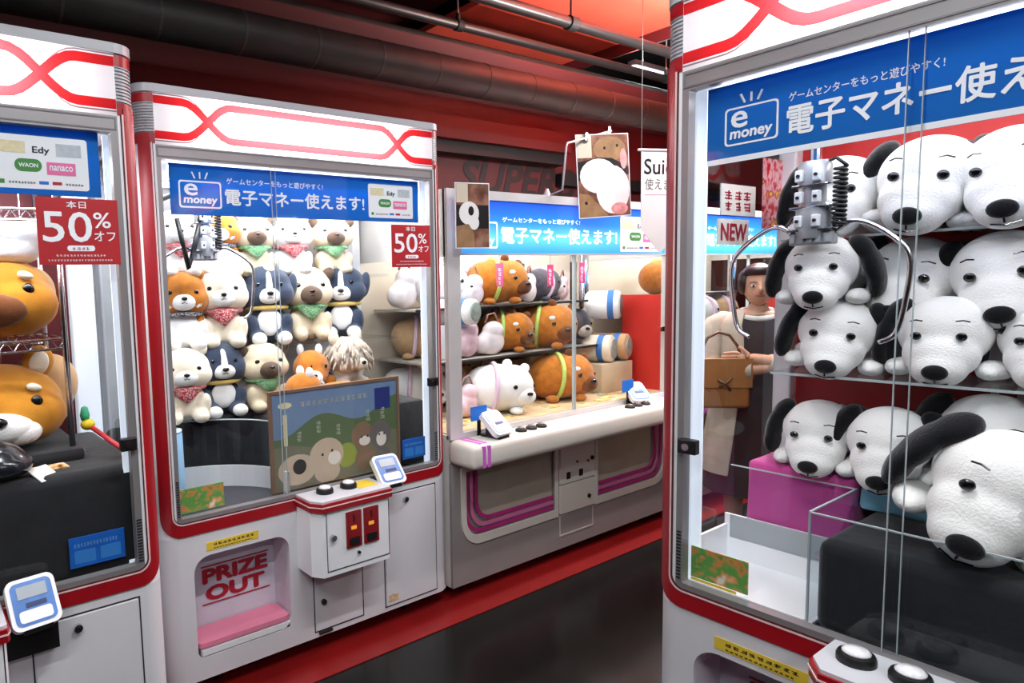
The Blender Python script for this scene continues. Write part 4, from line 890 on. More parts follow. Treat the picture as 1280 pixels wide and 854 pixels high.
place('lying', None, 'orange dog plush lying behind the grey shaggy dog', 'plush toy', G1, loc(MB_, 0.74, 0.33, 0.990), 0.6, 0.32)
def make_shaggy():
    t = bpy.data.objects.new('shaggy_dog_plush', None); COL.objects.link(t)
    obj('body', blob([((0, 0.16, 0.2), (0.32, 0.35, 0.2)), ((0.2, -0.1, 0.08), (0.13, 0.2, 0.08)), ((-0.2, -0.1, 0.08), (0.13, 0.2, 0.08))], 0.03), P['ash'], t)
    hd = obj('head', blob([((0, -0.05, 0.5), (0.36, 0.3, 0.3)), ((0, -0.22, 0.4), (0.2, 0.16, 0.14))], 0.028), P['ash'], t)
    rg = random.Random(3); bm = BM()
    for i in range(150):
        a = rg.uniform(0, 2 * PI); el = rg.uniform(-0.3, 1.4); d = Vector((0.36 * math.cos(a) * math.cos(el), -0.05 + 0.3 * math.sin(a) * math.cos(el), 0.5 + 0.3 * math.sin(el)))
        e = d + Vector((math.cos(a) * 0.07, math.sin(a) * 0.05, -0.16)); m_ = (d + e) / 2 + Vector((math.cos(a) * 0.04, math.sin(a) * 0.04, 0))
        tube(bm, [d, m_, e], [0.02, 0.02, 0.003], 5)
    obj('fur_locks', bm, plush('plush_ash_dark', (188, 174, 160), 0.3), hd, smooth=True)
    part(t, 'muzzle', P['cream'], ((0.0, -0.34, 0.38), (0.14, 0.08, 0.1)))
    for s in (-1, 1): part(t, 'ear', P['cream'], ((s * 0.24, 0.0, 0.78), (0.10, 0.06, 0.11), (0, s * 0.4, 0)))
    eyes(t, ((-0.15, -0.33, 0.5), (0.15, -0.33, 0.5)), 0.035); part(t, 'nose', EYE, ((0, -0.42, 0.41), (0.045, 0.03, 0.03)))
    return t
place('shaggy', make_shaggy, 'shaggy grey beige dog plush with pale ears on the deck', 'plush toy', G1, loc(MB_, 0.93, 0.33, 0.985), 0.15, 0.285)
t = thing('carton_block', 'flat dark cloth riser carrying the shaggy dog plush', 'riser', loc(MB_, 0.93, 0.36, 0.926)); box('block', t, CLOTH, -0.28, 0.2, -0.10, 0.14, 0, 0.058, 0.01)

# ---- big dog heads of machine A
def make_bighead():
    t = bpy.data.objects.new('dog_head_cushion', None); COL.objects.link(t)
    obj('head', blob([((0, 0, 0.125), (0.185, 0.15, 0.125)), ((0.07, -0.06, 0.10), (0.12, 0.1, 0.09)), ((-0.07, -0.06, 0.10), (0.12, 0.1, 0.09))], 0.010), P['gold'], t)
    part(t, 'muzzle', P['white'], ((0, -0.155, 0.075), (0.095, 0.045, 0.045)), ((0.055, -0.14, 0.06), (0.06, 0.045, 0.04)), ((-0.055, -0.14, 0.06), (0.06, 0.045, 0.04)))
    for s in (-1, 1):
        e = part(t, 'ear', P['gold'], ((s * 0.12, 0.01, 0.245), (0.045, 0.03, 0.055), (0, s * 0.35, 0))); part(e, 'ear_lining', P['cream'], ((s * 0.122, -0.015, 0.245), (0.028, 0.012, 0.038), (0, s * 0.35, 0)))
        part(t, 'brow', P['cream'], ((s * 0.10, -0.125, 0.185), (0.022, 0.012, 0.012), (0, s * 0.3, 0)))
    eyes(t, ((-0.105, -0.138, 0.145), (0.105, -0.138, 0.145)), 0.017); part(t, 'nose', EYE, ((0, -0.20, 0.10), (0.026, 0.014, 0.015)))
    return t
def make_hathead():
    t = copy_tree(PROTO['bighead'])
    for o in list(t.children):
        if o.name.startswith(('muzzle', 'ear')): 
            for c in list(o.children): bpy.data.objects.remove(c)
            bpy.data.objects.remove(o)
    part(t, 'muzzle', P['rust'], ((0, -0.15, 0.085), (0.10, 0.045, 0.05)))
    part(t, 'tongue', mat('red_felt', (206, 44, 50), 0.8), ((0.0, -0.19, 0.065), (0.022, 0.012, 0.02)))
    obj('chef_hat', blob([((0.0, 0, 0.26), (0.16, 0.11, 0.05)), ((-0.11, 0, 0.30), (0.08, 0.08, 0.05)), ((0.0, -0.02, 0.315), (0.085, 0.08, 0.055)), ((0.115, 0, 0.305), (0.08, 0.08, 0.052))], 0.010), P['white'], t)
    return t
GA = 'orange dog head cushions'
place('bighead', make_bighead, 'big orange dog head cushion with white muzzle on lower rack level', 'plush toy', GA, loc(MA, 0.875, 0.40, 0.984), -0.12, 1.0)
place('hathead', make_hathead, 'big orange dog head cushion in white hat on upper rack level', 'plush toy', GA, loc(MA, 0.875, 0.40, 1.312), -0.12, 1.0)
place('bighead', None, 'orange dog head cushion further left on the lower rack level', 'plush toy', GA, loc(MA, 0.50, 0.42, 0.986), 0.0, 0.95)
place('hathead', None, 'orange dog head cushion in white hat further left on the upper rack level', 'plush toy', GA, loc(MA, 0.50, 0.40, 1.312), 0.0, 1.0)
def make_sack():
    t = bpy.data.objects.new('tan_cushion', None); COL.objects.link(t)
    obj('cushion', blob([((0, 0, 0.12), (0.10, 0.10, 0.12)), ((0.03, 0, 0.16), (0.09, 0.09, 0.10))], 0.01), P['tan'], t)
    bm = BM(); tube(bm, [(0.1 * math.cos(a), 0.005, 0.13 + 0.125 * math.sin(a)) for a in [0.2 + 2.6 * k / 12 for k in range(13)]], 0.006, 6); obj('piping', bm, P['brown'], t, smooth=True)
    return t
place('sack', make_sack, 'tan round cushion behind the lower orange dog head', 'plush toy', None, loc(MA, 1.02, 0.54, 0.984), 0, 1.0)
place('sack', None, 'tan round cushion behind the upper orange dog head', 'plush toy', None, loc(MA, 0.98, 0.50, 1.312), 0, 0.85)

# ---- white puppies of machine D
_pup_head = blob([((0, 0, 0.095), (0.082, 0.080, 0.078)), ((0, -0.055, 0.068), (0.066, 0.06, 0.055)), ((0, -0.088, 0.052), (0.050, 0.046, 0.042))], 0.0065)
_pup_body = blob([((0, 0.13, 0.075), (0.085, 0.10, 0.075)), ((0.075, 0.0, 0.022), (0.028, 0.07, 0.022)), ((-0.075, 0.0, 0.022), (0.028, 0.07, 0.022)), ((0.08, 0.2, 0.025), (0.035, 0.06, 0.025)), ((-0.08, 0.2, 0.025), (0.035, 0.06, 0.025)), ((0, 0.07, 0.085), (0.055, 0.07, 0.055))], 0.008)
def make_pup(pitch=0.38):
    t = bpy.data.objects.new('puppy_plush', None); COL.objects.link(t)
    obj('body', _pup_body, P['white'], t)
    c = Vector((0, 0, 0.085)); hd = obj('head', _pup_head, P['white'], t); hd.location = (0, -0.01, 0.094); hd.rotation_euler = (pitch, 0, 0)
    def sub(o): o.location = -c; return o
    for v_ in _pup_head.vertices: v_.co -= c
    for s in (-1, 1):
        sub(obj('ear', blob([((s * 0.080, 0.02, 0.135), (0.022, 0.035, 0.035), (0, s * -0.7, 0)), ((s * 0.104, 0.012, 0.085), (0.021, 0.046, 0.055), (0, s * -0.25, 0)), ((s * 0.112, 0.006, 0.045), (0.019, 0.046, 0.040))], 0.006), P['black'], hd))
        bm = BM(); ell(bm, (s * 0.036, -0.0805, 0.122), (0.0095, 0.006, 0.0095), seg=12, rings=8); sub(obj('eye', bm, EYE, hd, smooth=True))
        bm = BM(); tube(bm, [(s * 0.026, -0.071, 0.153), (s * 0.037, -0.068, 0.154), (s * 0.047, -0.062, 0.148)], 0.0016, 5); sub(obj('brow_stitch', bm, EYE, hd))
    sub(part(hd, 'nose', P['black'], ((0, -0.131, 0.062), (0.022, 0.013, 0.017))))
    bm = BM(); tube(bm, [(0, -0.133, 0.05), (0, -0.132, 0.036)], 0.0016, 5); tube(bm, [(-0.02, -0.125, 0.034), (0, -0.131, 0.031), (0.02, -0.125, 0.034)], 0.0016, 5); sub(obj('mouth', bm, EYE, hd))
    part(t, 'tail', P['white'], ((0, 0.235, 0.10), (0.018, 0.02, 0.035)))
    return t
GD = 'white plush puppies in the right machine'
BASE = -PI / 2
for (u, v, z, s, yaw, roll, lb) in (
    (0.166, 0.46, 1.519, 1.12, 0.12, 0.0, 'white puppy plush at left end of the top shelf behind the claw'),
    (0.333, 0.45, 1.519, 1.20, 0.06, 0.10, 'white puppy plush in the middle of the top shelf'),
    (0.500, 0.45, 1.519, 1.16, 0.0, -0.1, 'white puppy plush at the right frame edge on the top shelf'),
    (0.177, 0.33, 1.348, 0.95, 0.20, 0.0, 'white puppy plush perched on another one right below the claw'),
    (0.295, 0.49, 1.301, 1.15, 0.05, 0.15, 'white puppy plush on the middle shelf between claw arm and window edge'),
    (0.495, 0.47, 1.301, 1.15, 0.05, -0.15, 'white puppy plush at the right frame edge on the middle shelf'),
    (0.198, 0.345, 1.183, 1.0, 0.22, 0.1, 'white puppy plush on the low shelf carrying another puppy'),
    (0.405, 0.37, 1.183, 1.02, 0.12, 0.0, 'white puppy plush in the centre of the low clear shelf'),
    (0.560, 0.40, 1.183, 0.95, 0.1, 0.0, 'white puppy plush at the right frame edge on the low shelf'),
    (0.168, 0.375, 0.926, 0.98, 0.15, 0.0, 'white puppy plush resting on the magenta block'),
    (0.318, 0.36, 0.923, 1.02, 0.12, 0.0, 'white puppy plush resting on the light blue block'),
    (0.480, 0.42, 0.936, 1.18, 0.1, 0.0, 'white puppy plush behind the large one at lower right'),
    (0.49, 0.20, 0.88, 1.34, 0.16, 0.42, 'largest white puppy plush lying tilted on the black deck'),
    (0.720, 0.45, 0.853, 1.15, 0.1, 0.0, 'white puppy plush on the deck right of the largest one'),
    (0.700, 0.45, 1.519, 1.15, 0.1, 0.0, 'white puppy plush on the right half of the top shelf'),
    (0.700, 0.45, 1.301, 1.15, 0.1, 0.0, 'white puppy plush on the right half of the middle shelf')):
    place('pup', make_pup, lb, 'plush toy', GD, loc(MD, u, v, z), 0, s, rot=(0, roll, BASE + yaw))
t = thing('cloth_riser', 'dark cloth riser under the puppy behind the largest one', 'riser', loc(MD, 0.50, 0.45, 0.853), -PI / 2); box('block', t, CLOTH, -0.03, 0.13, -0.12, 0.16, 0, 0.082, 0.01)

# ------------------------------------------------------------------ wide cream machines further along the row (C and the next one)
BANG = print_grad('lit_banner', ((0.0, (52, 140, 222)), (0.3, (92, 190, 238)), (0.6, (40, 124, 222)), (1.0, (16, 62, 176))), 0.0, 0.24, emit=0.45)
LITT = mat('lit_white_print', (240, 250, 255), 0.4, emit=0.6)
MAG = mat('magenta_stripe', (176, 44, 120), 0.4); MAG2 = mat('pale_magenta_stripe', (206, 110, 160), 0.4)
GREYC = mat('warm_grey_panel', (142, 136, 134), 0.5, var=0.04)
WC = 1.745
def wide(label, mach, blabel):
    (ox, oy), rz = mach
    R = thing('wide_crane_machine', label, 'crane game', (ox, oy, 0), rz, 'wide cream crane machines')
    zb = 0.06
    # body shell with rounded lower window niches
    w1 = rrect(0.085, 0.70, 0.275, 0.585, 0, 6, (0.09, 0.0, 0.0, 0.0)); w2 = rrect(WC - 0.70, WC - 0.085, 0.275, 0.585, 0, 6, (0.0, 0.09, 0.0, 0.0))
    bm = BM(); plate(bm, rrect(0.0, WC, zb, 0.632), [w1, w2], 0.0, 0.014); obj('front_panel', bm, GREYC, R)
    for o_, i_ in ((rrect(0.055, 0.722, 0.235, 0.608, 0, 8, (0.12, 0, 0, 0)), w1), (rrect(WC - 0.722, WC - 0.055, 0.235, 0.608, 0, 8, (0, 0.12, 0, 0)), w2)):
        bm = BM(); plate(bm, o_, [i_], -0.006, 0.0); obj('niche_surround', bm, CREAM, R)
    bm = BM(); bx(bm, 0, 0.014, 0.014, 0.72, zb, 0.76); bx(bm, 0, 0.014, 0.014, 0.72, 1.55, 1.84); bx(bm, WC - 0.014, WC, 0.014, 0.72, zb, 0.76); bx(bm, 0.014, WC - 0.014, 0.706, 0.72, zb, 1.84); bx(bm, 0.014, WC - 0.014, 0.014, 0.706, 1.80, 1.84); bx(bm, 0.014, WC - 0.014, 0.014, 0.706, zb, zb + 0.02); bx(bm, WC - 0.014, WC, 0.014, 0.72, 1.55, 1.84)
    obj('cabinet', bm, mat('warm_white', (212, 208, 204), 0.45), R)
    for k, (a, b) in enumerate(((0.085, 0.70), (WC - 0.70, WC - 0.085))):
        bm = BM(); bx(bm, a - 0.02, b + 0.02, 0.026, 0.036, 0.25, 0.61); nb = obj('niche_back', bm, mat('niche_tan', (206, 190, 168), 0.5, var=0.08), R)
        bm = BM(); bx(bm, a, b, 0.015, 0.026, 0.262, 0.275); bx(bm, a, b, 0.015, 0.026, 0.585, 0.60); obj('niche_sill', bm, mat('niche_tan', (206, 190, 168)), nb)
        for q in range(3):
            off = 0.012 + q * 0.03; z0 = 0.29 + q * 0.026; pts = []
            if k == 0: path = [(a + off, 0.582), (a + off, z0 + 0.09)] + arc_pts(a + off + 0.09, z0 + 0.09, 0.09, PI, 1.5 * PI)[1:] + [(b - 0.004, z0)]
            else: path = [(b - off, 0.582), (b - off, z0 + 0.09)] + [(b - off - 0.09 + 0.09 * math.cos(t_), z0 + 0.09 + 0.09 * math.sin(t_)) for t_ in [-0.5 * PI * j / 8 for j in range(1, 9)]] + [(a + 0.004, z0)]
            bm = BM(); rb = ribbon(path, 0.019); plate(bm, rb, (), 0.004, 0.007); obj('stripe', bm, (MAG, MAG2, MAG)[q], nb)
            bm.free() if False else None
        bm = BM(); plate(bm, (w1, w2)[k], (), 0.008, 0.011); obj('niche_window', bm, ACRYL, R)
    mp = obj('coin_panel', (lambda b: (plate(b, rrect(0.735, 1.010, 0.40, 0.608, 0.004), (), -0.010, 0.0), b)[1])(BM()), CREAM, R)
    for x, z, r in ((0.985, 0.50, 0.011), (0.95, 0.49, 0.005), (0.86, 0.50, 0.005)):
        bm = BM(); cyl(bm, (x, -0.018, z), (x, -0.008, z), r, seg=14); obj('panel_lock', bm, BLACK, mp)
    for x in (0.78, 0.88):
        bm = BM(); bx(bm, x, x + 0.028, -0.013, -0.010, 0.42, 0.455); obj('coin_return', bm, BLACK, mp)
    mp = obj('cash_door', (lambda b: (plate(b, rrect(0.735, 1.010, 0.245, 0.392, 0.004), (), -0.010, 0.0), b)[1])(BM()), CREAM, R)
    bm = BM(); cyl(bm, (0.96, -0.018, 0.30), (0.96, -0.008, 0.30), 0.011, seg=14); obj('panel_lock', bm, BLACK, mp)
    bm = BM(); plate(bm, rrect(0.735, 1.01, 0.125, 0.238), [rrect(0.742, 1.003, 0.132, 0.231)], -0.003, 0); obj('panel_outline', bm, mat('pale_line', (190, 180, 176), 0.5), R)
    # console ledge
    cs = obj('console', (lambda b: (bx(b, -0.005, WC + 0.005, -0.15, 0.02, 0.632, 0.742, 0.028, 4), b)[1])(BM()), CREAM, R); shade_auto(cs)
    for s in (0.045, WC - 0.10):
        for q in range(2):
            bm = BM(); bx(bm, s + q * 0.03, s + 0.018 + q * 0.03, -0.1512, -0.14, 0.64, 0.734); bx(bm, s + q * 0.03, s + 0.018 + q * 0.03, -0.13, 0.0, 0.7415, 0.7432); obj('stripe', bm, mat('violet_stripe', (196, 96, 196), 0.4), cs)
    for u in (0.37, 0.44, 0.51, 1.22, 1.29, 1.36):
        b_ = obj('push_button', (lambda b: (lathe(b, [(0.026, 0), (0.026, 0.010), (0.02, 0.013), (0.0, 0.013)], (u, -0.075, 0.742)), b)[1])(BM()), DARK, cs); shade_auto(b_)
        bm = BM(); lathe(bm, [(0.017, 0), (0.015, 0.006), (0.0, 0.008)], (u, -0.075, 0.755)); obj('button_dome', bm, mat('smoky_button', (120, 112, 110), 0.2), b_, smooth=True)
    lb = obj('ledge_label', (lambda b: (bx(b, 0.62, 1.15, -0.11, -0.05, 0.742, 0.7435), b)[1])(BM()), mat('label_tan', (214, 204, 190), 0.5, var=0.25, vs=60), cs)
    # window
    fr = obj('window_frame', (lambda b: (plate(b, rrect(0, WC, 0.742, 1.84), [rrect(0.075, WC - 0.075, 0.765, 1.555, 0.004), rrect(0.085, WC - 0.085, 1.562, 1.80)], 0.0, 0.025), b)[1])(BM()), mat('pale_frame', (206, 205, 206), 0.4, 0.3), R)
    for (a, b) in ((0.07, 0.88), (0.865, WC - 0.07)):
        bm = BM(); bx(bm, a, b, 0.010 if a < 0.5 else 0.016, 0.014 if a < 0.5 else 0.020, 0.762, 1.56); g = obj('glass_pane', bm, GLASS, R)
        bm = BM(); bx(bm, (b if a < 0.5 else a) - 0.001, (b if a < 0.5 else a) + 0.001, 0.009, 0.021, 0.766, 1.556); obj('pane_edge', bm, EDGE, g)
    lk = obj('window_lock', (lambda b: (bx(b, WC - 0.115, WC - 0.075, -0.012, 0.004, 1.12, 1.15, 0.003), b)[1])(BM()), SILVER, R)
    bm = BM(); bx(bm, WC - 0.018, WC - 0.014, 0.03, 0.70, 0.76, 1.55); obj('side_glass', bm, GLASS, R)
    bm = BM(); bx(bm, 0.004, 0.008, 0.03, 0.72, 0.76, 1.55); obj('side_glass', bm, GLASS, R)
    bm = BM(); bx(bm, WC - 0.03, WC - 0.019, 0.04, 0.30, 0.745, 1.33); obj('side_panel', bm, mat('red_side_panel', (196, 44, 36), 0.5), R)
    bm = BM(); bx(bm, 0.02, WC - 0.02, 0.69, 0.705, 0.74, 1.80); obj('back_panel', bm, mat('warm_back', (226, 214, 196), 0.6), R)
    bm = BM(); bx(bm, 0.015, WC - 0.015, 0.02, 0.70, 0.73, 0.765); obj('prize_deck', bm, mat('tan_deck', (206, 178, 140), 0.45, var=0.25, vs=9), R)
    bm = BM()
    rg = random.Random(5)
    for k in range(22):
        x = rg.uniform(0.12, WC - 0.15); y = rg.uniform(0.05, 0.3); bx(bm, x, x + rg.uniform(0.05, 0.1), y, y + rg.uniform(0.04, 0.08), 0.765, 0.768)
    obj('prize_cards', bm, blotch_mat('prize_card_print', ((236, 226, 200), (240, 220, 120), (180, 130, 90), (150, 190, 160), (240, 236, 228)), 12), R)
    for v, pw in ((0.10, 0.8), (0.45, 0.7)):
        bm = BM(); cyl(bm, (0.08, v, 1.775), (WC - 0.08, v, 1.775), 0.012, seg=12); obj('light_tube', bm, LEDW, R, smooth=True)
        area('cabinet_light', (WC / 2, v, 1.75), WC - 0.2, 0.05, CAB_LAMP_W * pw * 0.55, R, (0.3 if v < 0.2 else -0.1, 0, 0), (1, 0.93, 0.82))
    for x in (0.12, WC - 0.12):
        for y in (0.1, 0.6):
            bm = BM(); lathe(bm, [(0.03, 0), (0.032, 0.012), (0.012, 0.02), (0.012, 0.06)], (x, y, 0.0)); obj('levelling_foot', bm, BLACK, R)
    banner(blabel, mach, 0.085, WC - 0.085, 1.562, 1.80, 0.004, BANG, False, LAY_C, (0.735, 0.975, 0.04, 0.83), glow=LITT)
    return R
RC = wide('wide cream crane machine with magenta stripes in the centre of the row', MC, 'glowing blue e-money banner on top of the wide cream machine')
RE = wide('wide cream crane machine seen through the right machine glass', ME, 'glowing blue e-money banner seen through the right machine glass')
for R_ in (RC, RE):
    for z, v in ((1.05, 0.26), (1.31, 0.34)):
        s_ = obj('wire_shelf', (lambda b: (bx(b, 0.10, 1.42, v, 0.68, z - 0.010, z), b)[1])(BM()), mat('shelf_board', (170, 160, 150), 0.6), R_)
        bm = BM(); cyl(bm, (0.10, v - 0.006, z - 0.004), (1.42, v - 0.006, z - 0.004), 0.007, seg=10); obj('shelf_bar', bm, DARK, s_)
    bm = BM(); cyl(bm, (1.50, 0.42, 0.765), (1.50, 0.42, 1.80), 0.03, seg=20); obj('inner_pillar', bm, SILVER, R_, smooth=True)
reader('blue faced card reader at left end of the cream console', MC, 0.20, -0.075, 0.742, 0.1, 0.75, 1.0)
reader('blue faced card reader at right end of the cream console', MC, 1.36, -0.02, 0.742, -0.3, 0.75, 1.0)
for u, lb in ((0.165, 'small blue sign standing behind the left reader of the cream console'), (1.30, 'small blue sign standing behind the right reader of the cream console')):
    t = thing('reader_sign', lb, 'sign', loc(MC, u, -0.012, 0.742)); box('plate', t, BLUEB, -0.05, 0.05, 0, 0.004, 0.07, 0.135); box('stem', t, BLACK, -0.01, 0.01, 0, 0.004, 0, 0.07)
# capybara style round plushes
def make_capy(col, muz, ribbonm, spot):
    t = bpy.data.objects.new('round_animal_plush', None); COL.objects.link(t)
    obj('body', blob([((0.0, 0, 0.5), (0.62, 0.46, 0.48)), ((-0.25, 0.05, 0.48), (0.42, 0.44, 0.46)), ((0.3, -0.05, 0.5), (0.42, 0.42, 0.46))], 0.04), P[col], t)
    part(t, 'muzzle', P[muz], ((0.46, -0.36, 0.36), (0.21, 0.13, 0.17)))
    for p in ((0.18, -0.1, 0.98), (0.58, 0.06, 0.86)): part(t, 'ear', P[muz if col != 'white' else 'white'], (p, (0.10, 0.06, 0.10)))
    eyes(t, ((0.24, -0.46, 0.56), (0.66, -0.22, 0.54)), 0.045); part(t, 'nose', EYE, ((0.52, -0.485, 0.42), (0.06, 0.03, 0.04)))
    if spot: part(t, 'brow', P['white'], ((0.2, -0.41, 0.68), (0.07, 0.04, 0.05)))
    bm = BM(); tube(bm, [(-0.12 + 0.05 * math.sin(a), 0.475 * math.cos(a), 0.5 + 0.49 * math.sin(a)) for a in [2 * PI * k / 28 for k in range(28)]], 0.045, 8, closed=True); obj('ribbon', bm, ribbonm, t, smooth=True)
    for s in (-1, 1): part(t, 'foot', P[col], ((s * 0.3, -0.32, 0.07), (0.13, 0.15, 0.08)))
    return t
LIME = mat('lime_ribbon', (186, 214, 110), 0.7, var=0.15, vs=20); LIL = mat('lilac_ribbon', (226, 196, 220), 0.7)
GC = 'round animal plushes in the cream machine'
for (k, a, u, v, z, s, yaw, lb) in (
    ('capybear', ('white', 'white', LIL, False), 0.545, 0.235, 0.766, 0.255, -0.55, 'white bear plush with lilac ribbon lying at the front left of the cream machine'),
    ('capy', ('orange', 'rust', LIME, True), 1.065, 0.26, 0.766, 0.265, -0.45, 'orange round plush with lime ribbon lying at the front of the cream machine'),
    ('capy', None, 0.775, 0.40, 1.051, 0.225, -0.6, 'orange round plush with lime ribbon at left of the lower shelf'),
    ('capy', None, 1.075, 0.37, 1.051, 0.255, -0.95, 'orange round plush at centre of the lower shelf facing out'),
    ('capy', None, 0.80, 0.48, 1.311, 0.255, -0.35, 'orange round plush with lime ribbon on the upper shelf'),
    ('capygrey', ('grey', 'ash', LIL, False), 1.35, 0.45, 1.051, 0.22, -0.7, 'dark grey round plush at right end of the lower shelf'),
    ('capygrey', None, 1.23, 0.52, 1.311, 0.20, 0.2, 'dark grey round plush on the upper shelf'),
    ('capybear', None, 0.40, 0.50, 1.311, 0.24, 0.1, 'white round plush at left end of the upper shelf'),
    ('capytan', ('tan', 'rust', LIL, False), 0.55, 0.55, 0.766, 0.22, 0.1, 'tan round plush in the rear behind the white bear'),
    ('capytan', None, 0.27, 0.52, 1.051, 0.22, -0.6, 'brown round plush seen through the side glass of the dog machine'),
    ('capybear', None, 0.24, 0.54, 0.766, 0.25, -0.6, 'white round plush low behind the side glass of the dog machine')):
    place(k, (lambda a=a: make_capy(*a)) if a else None, lb, 'plush toy', GC, loc(MC, u, v, z), yaw, s)
for (k, u, v, z, s, yaw, lb) in (('capy', 0.5, 0.3, 1.051, 0.25, 0, 'orange round plush in the far machine on its lower shelf'), ('capybear', 0.85, 0.3, 0.766, 0.26, 0, 'white bear plush in the far machine on its deck'),
    ('capytan', 0.42, 0.25, 0.766, 0.25, 0.2, 'tan round plush in the far machine on its deck'), ('capybear', 0.95, 0.38, 1.051, 0.25, 0.2, 'white bear plush in the far machine on its lower shelf'), ('capy', 0.6, 0.45, 1.311, 0.24, 0.1, 'orange round plush in the far machine on its upper shelf'), ('capytan', 1.25, 0.4, 1.051, 0.24, 0, 'tan round plush in the far machine at the shelf end')):
    place(k, None, lb, 'plush toy', GC, loc(ME, u, v, z), yaw, s)
def roll(label, pos, L, r, m, face, rz, grp='rolled blanket prizes'):
    t = thing('rolled_blanket', label, 'blanket roll', pos, rz, grp)
    bm = BM(); prof = [(0.0, 0), (r * 0.82, 0), (r * 0.97, 0.008), (r, 0.02), (r, L - 0.02), (r * 0.97, L - 0.008), (r * 0.82, L), (0.0, L)]
    lathe(bm, prof, seg=28); q = obj('roll', bm, m, t, loc=(0, 0, r), rot=(PI / 2, 0, 0)); shade_auto(q)
    bm = BM(); lathe(bm, [(0.0, 0), (r * 0.72, 0), (r * 0.72, 0.006), (0.0, 0.01)], (0, 0, L), seg=24); obj('end_disc', bm, face, q)
    bm = BM(); lathe(bm, [(r + 0.001, 0), (r + 0.003, 0.004), (r + 0.003, 0.03), (r + 0.001, 0.034)], (0, 0, L * 0.65), seg=28); obj('wrap_band', bm, mat('band_blue', (60, 120, 190), 0.6), q)
GREYD = mat('grey_disc', (150, 160, 150), 0.6, var=0.3, vs=30)
roll('blue and white rolled blanket end at the left window edge', loc(MC, 0.335, 0.44, 1.225), 0.22, 0.065, P['white'], GREYD, 0.25)
t = thing('shelf_bracket', 'small white stand under the left blanket roll', 'stand', loc(MC, 0.30, 0.40, 1.051)); box('block', t, WHITE2, -0.06, 0.10, -0.06, 0.08, 0, 0.173, 0.01)
roll('white rolled blanket with blue band, highest of the three at the right', loc(MC, 1.52, 0.42, 1.190), 0.2, 0.085, P['white'], mat('grey_disc2', (120, 112, 104), 0.6), 0.5)
roll('cream rolled blanket standing low at the right side', loc(MC, 1.43, 0.42, 0.94), 0.22, 0.08, P['cream'], GREYD, 0.3)
roll('tan rolled blanket beside the red side panel', loc(MC, 1.58, 0.42, 0.94), 0.22, 0.08, P['tan'], GREYD, 0.3)
t = thing('prize_carton', 'tan carton under the blanket rolls in the cream machine', 'carton', loc(MC, 1.37, 0.20, 0.766)); box('carton', t, mat('carton_tan', (196, 178, 150), 0.7, var=0.1), 0, 0.30, 0, 0.28, 0, 0.172, 0.004)
t = thing('prize_carton', 'tall tan carton carrying the highest white blanket roll', 'carton', loc(MC, 1.44, 0.43, 0.766)); box('carton', t, mat('carton_tan', (196, 178, 150)), 0, 0.24, 0.05, 0.22, 0, 0.42, 0.004)
def gift_bag(label, pos, s, m, rz):
    t = thing('prize_bag', label, 'bag', pos, rz, 'wrapped prize bags')
    obj('bag', blob([((0, 0, 0.08), (0.10, 0.05, 0.08)), ((0.02, 0, 0.15), (0.075, 0.045, 0.06)), ((-0.06, 0.0, 0.07), (0.06, 0.05, 0.06))], 0.008), m, t)
    bm = BM(); tube(bm, [(-0.04, 0, 0.20), (-0.02, -0.005, 0.25), (0.03, 0, 0.26), (0.06, 0, 0.2)], 0.006, 8); obj('handle', bm, mat('bag_cord', (170, 120, 110), 0.6), t, smooth=True)
    t.scale = (s, s, s)
FILM = mat('white_film', (238, 226, 226), 0.25, var=0.12, vs=14, bump=0.3, bs=14); FILM2 = mat('pink_film', (226, 190, 200), 0.25, var=0.2, vs=14, bump=0.3, bs=14)
for (u, v, z, s, m, y, lb) in ((0.44, 0.34, 1.051, 0.9, FILM2, 0.2, 'pink wrapped prize bag on the lower shelf by the white bear'), (0.60, 0.33, 1.051, 0.85, FILM, -0.2, 'white wrapped prize bag next to the pink one on lower shelf'),
    (0.16, 0.50, 1.311, 1.0, FILM, 0.3, 'white wrapped prize bag seen through side glass near the discount sign'), (0.80, 0.58, 0.766, 0.9, FILM, 0.2, 'white wrapped bag in the rear between the two front plushes'), (1.30, 0.30, 0.766, 0.8, FILM, 0.3, 'white wrapped bag right of the orange plush on the deck'), (0.92, 0.60, 1.051, 0.9, FILM2, 0, 'pink wrapped bag squeezed between the lower shelf plushes'), (0.56, 0.42, 1.311, 0.8, FILM, 0, 'white wrapped bag left of orange plush on upper shelf'), (1.04, 0.45, 1.311, 0.8, FILM, 0.4, 'white wrapped bag right of orange plush on upper shelf'),
    (0.33, 0.24, 0.766, 0.8, FILM2, 0.1, 'pink wrapped prize bag on the deck at the left window edge'), (1.40, 0.50, 1.311, 0.7, FILM2, 0.4, 'pink wrapped bag at the right end of the upper shelf')):
    gift_bag(lb, loc(MC, u, v, z), s, m, y)
for i, (u, z, m) in enumerate(((1.02, 1.46, (222, 60, 110)), (1.30, 1.47, (226, 70, 120)), (0.62, 1.47, (230, 90, 130)))):
    t = thing('price_pennant', ('pink price pennant above the white wrapped bag', 'pink price pennant at the right of the upper shelf', 'pink price pennant above the orange plush')[i], 'pennant', loc(MC, u, 0.30, z), 0, 'pink price pennants')
    box('sheet', t, mat('pennant_pink_%d' % i, m, 0.5), 0, 0.05, 0, 0.002, -0.06, 0.06)
    bm = BM(); tube(bm, [(0.025, 0.001, 0.06), (0.025, 0.001, 1.80 - z)], 0.0015, 6); obj('string', bm, ALU, t)
    glyphs(t, 0.006, -0.05, 0.038, 0.09, TXTW, -0.0008, 1, 4)
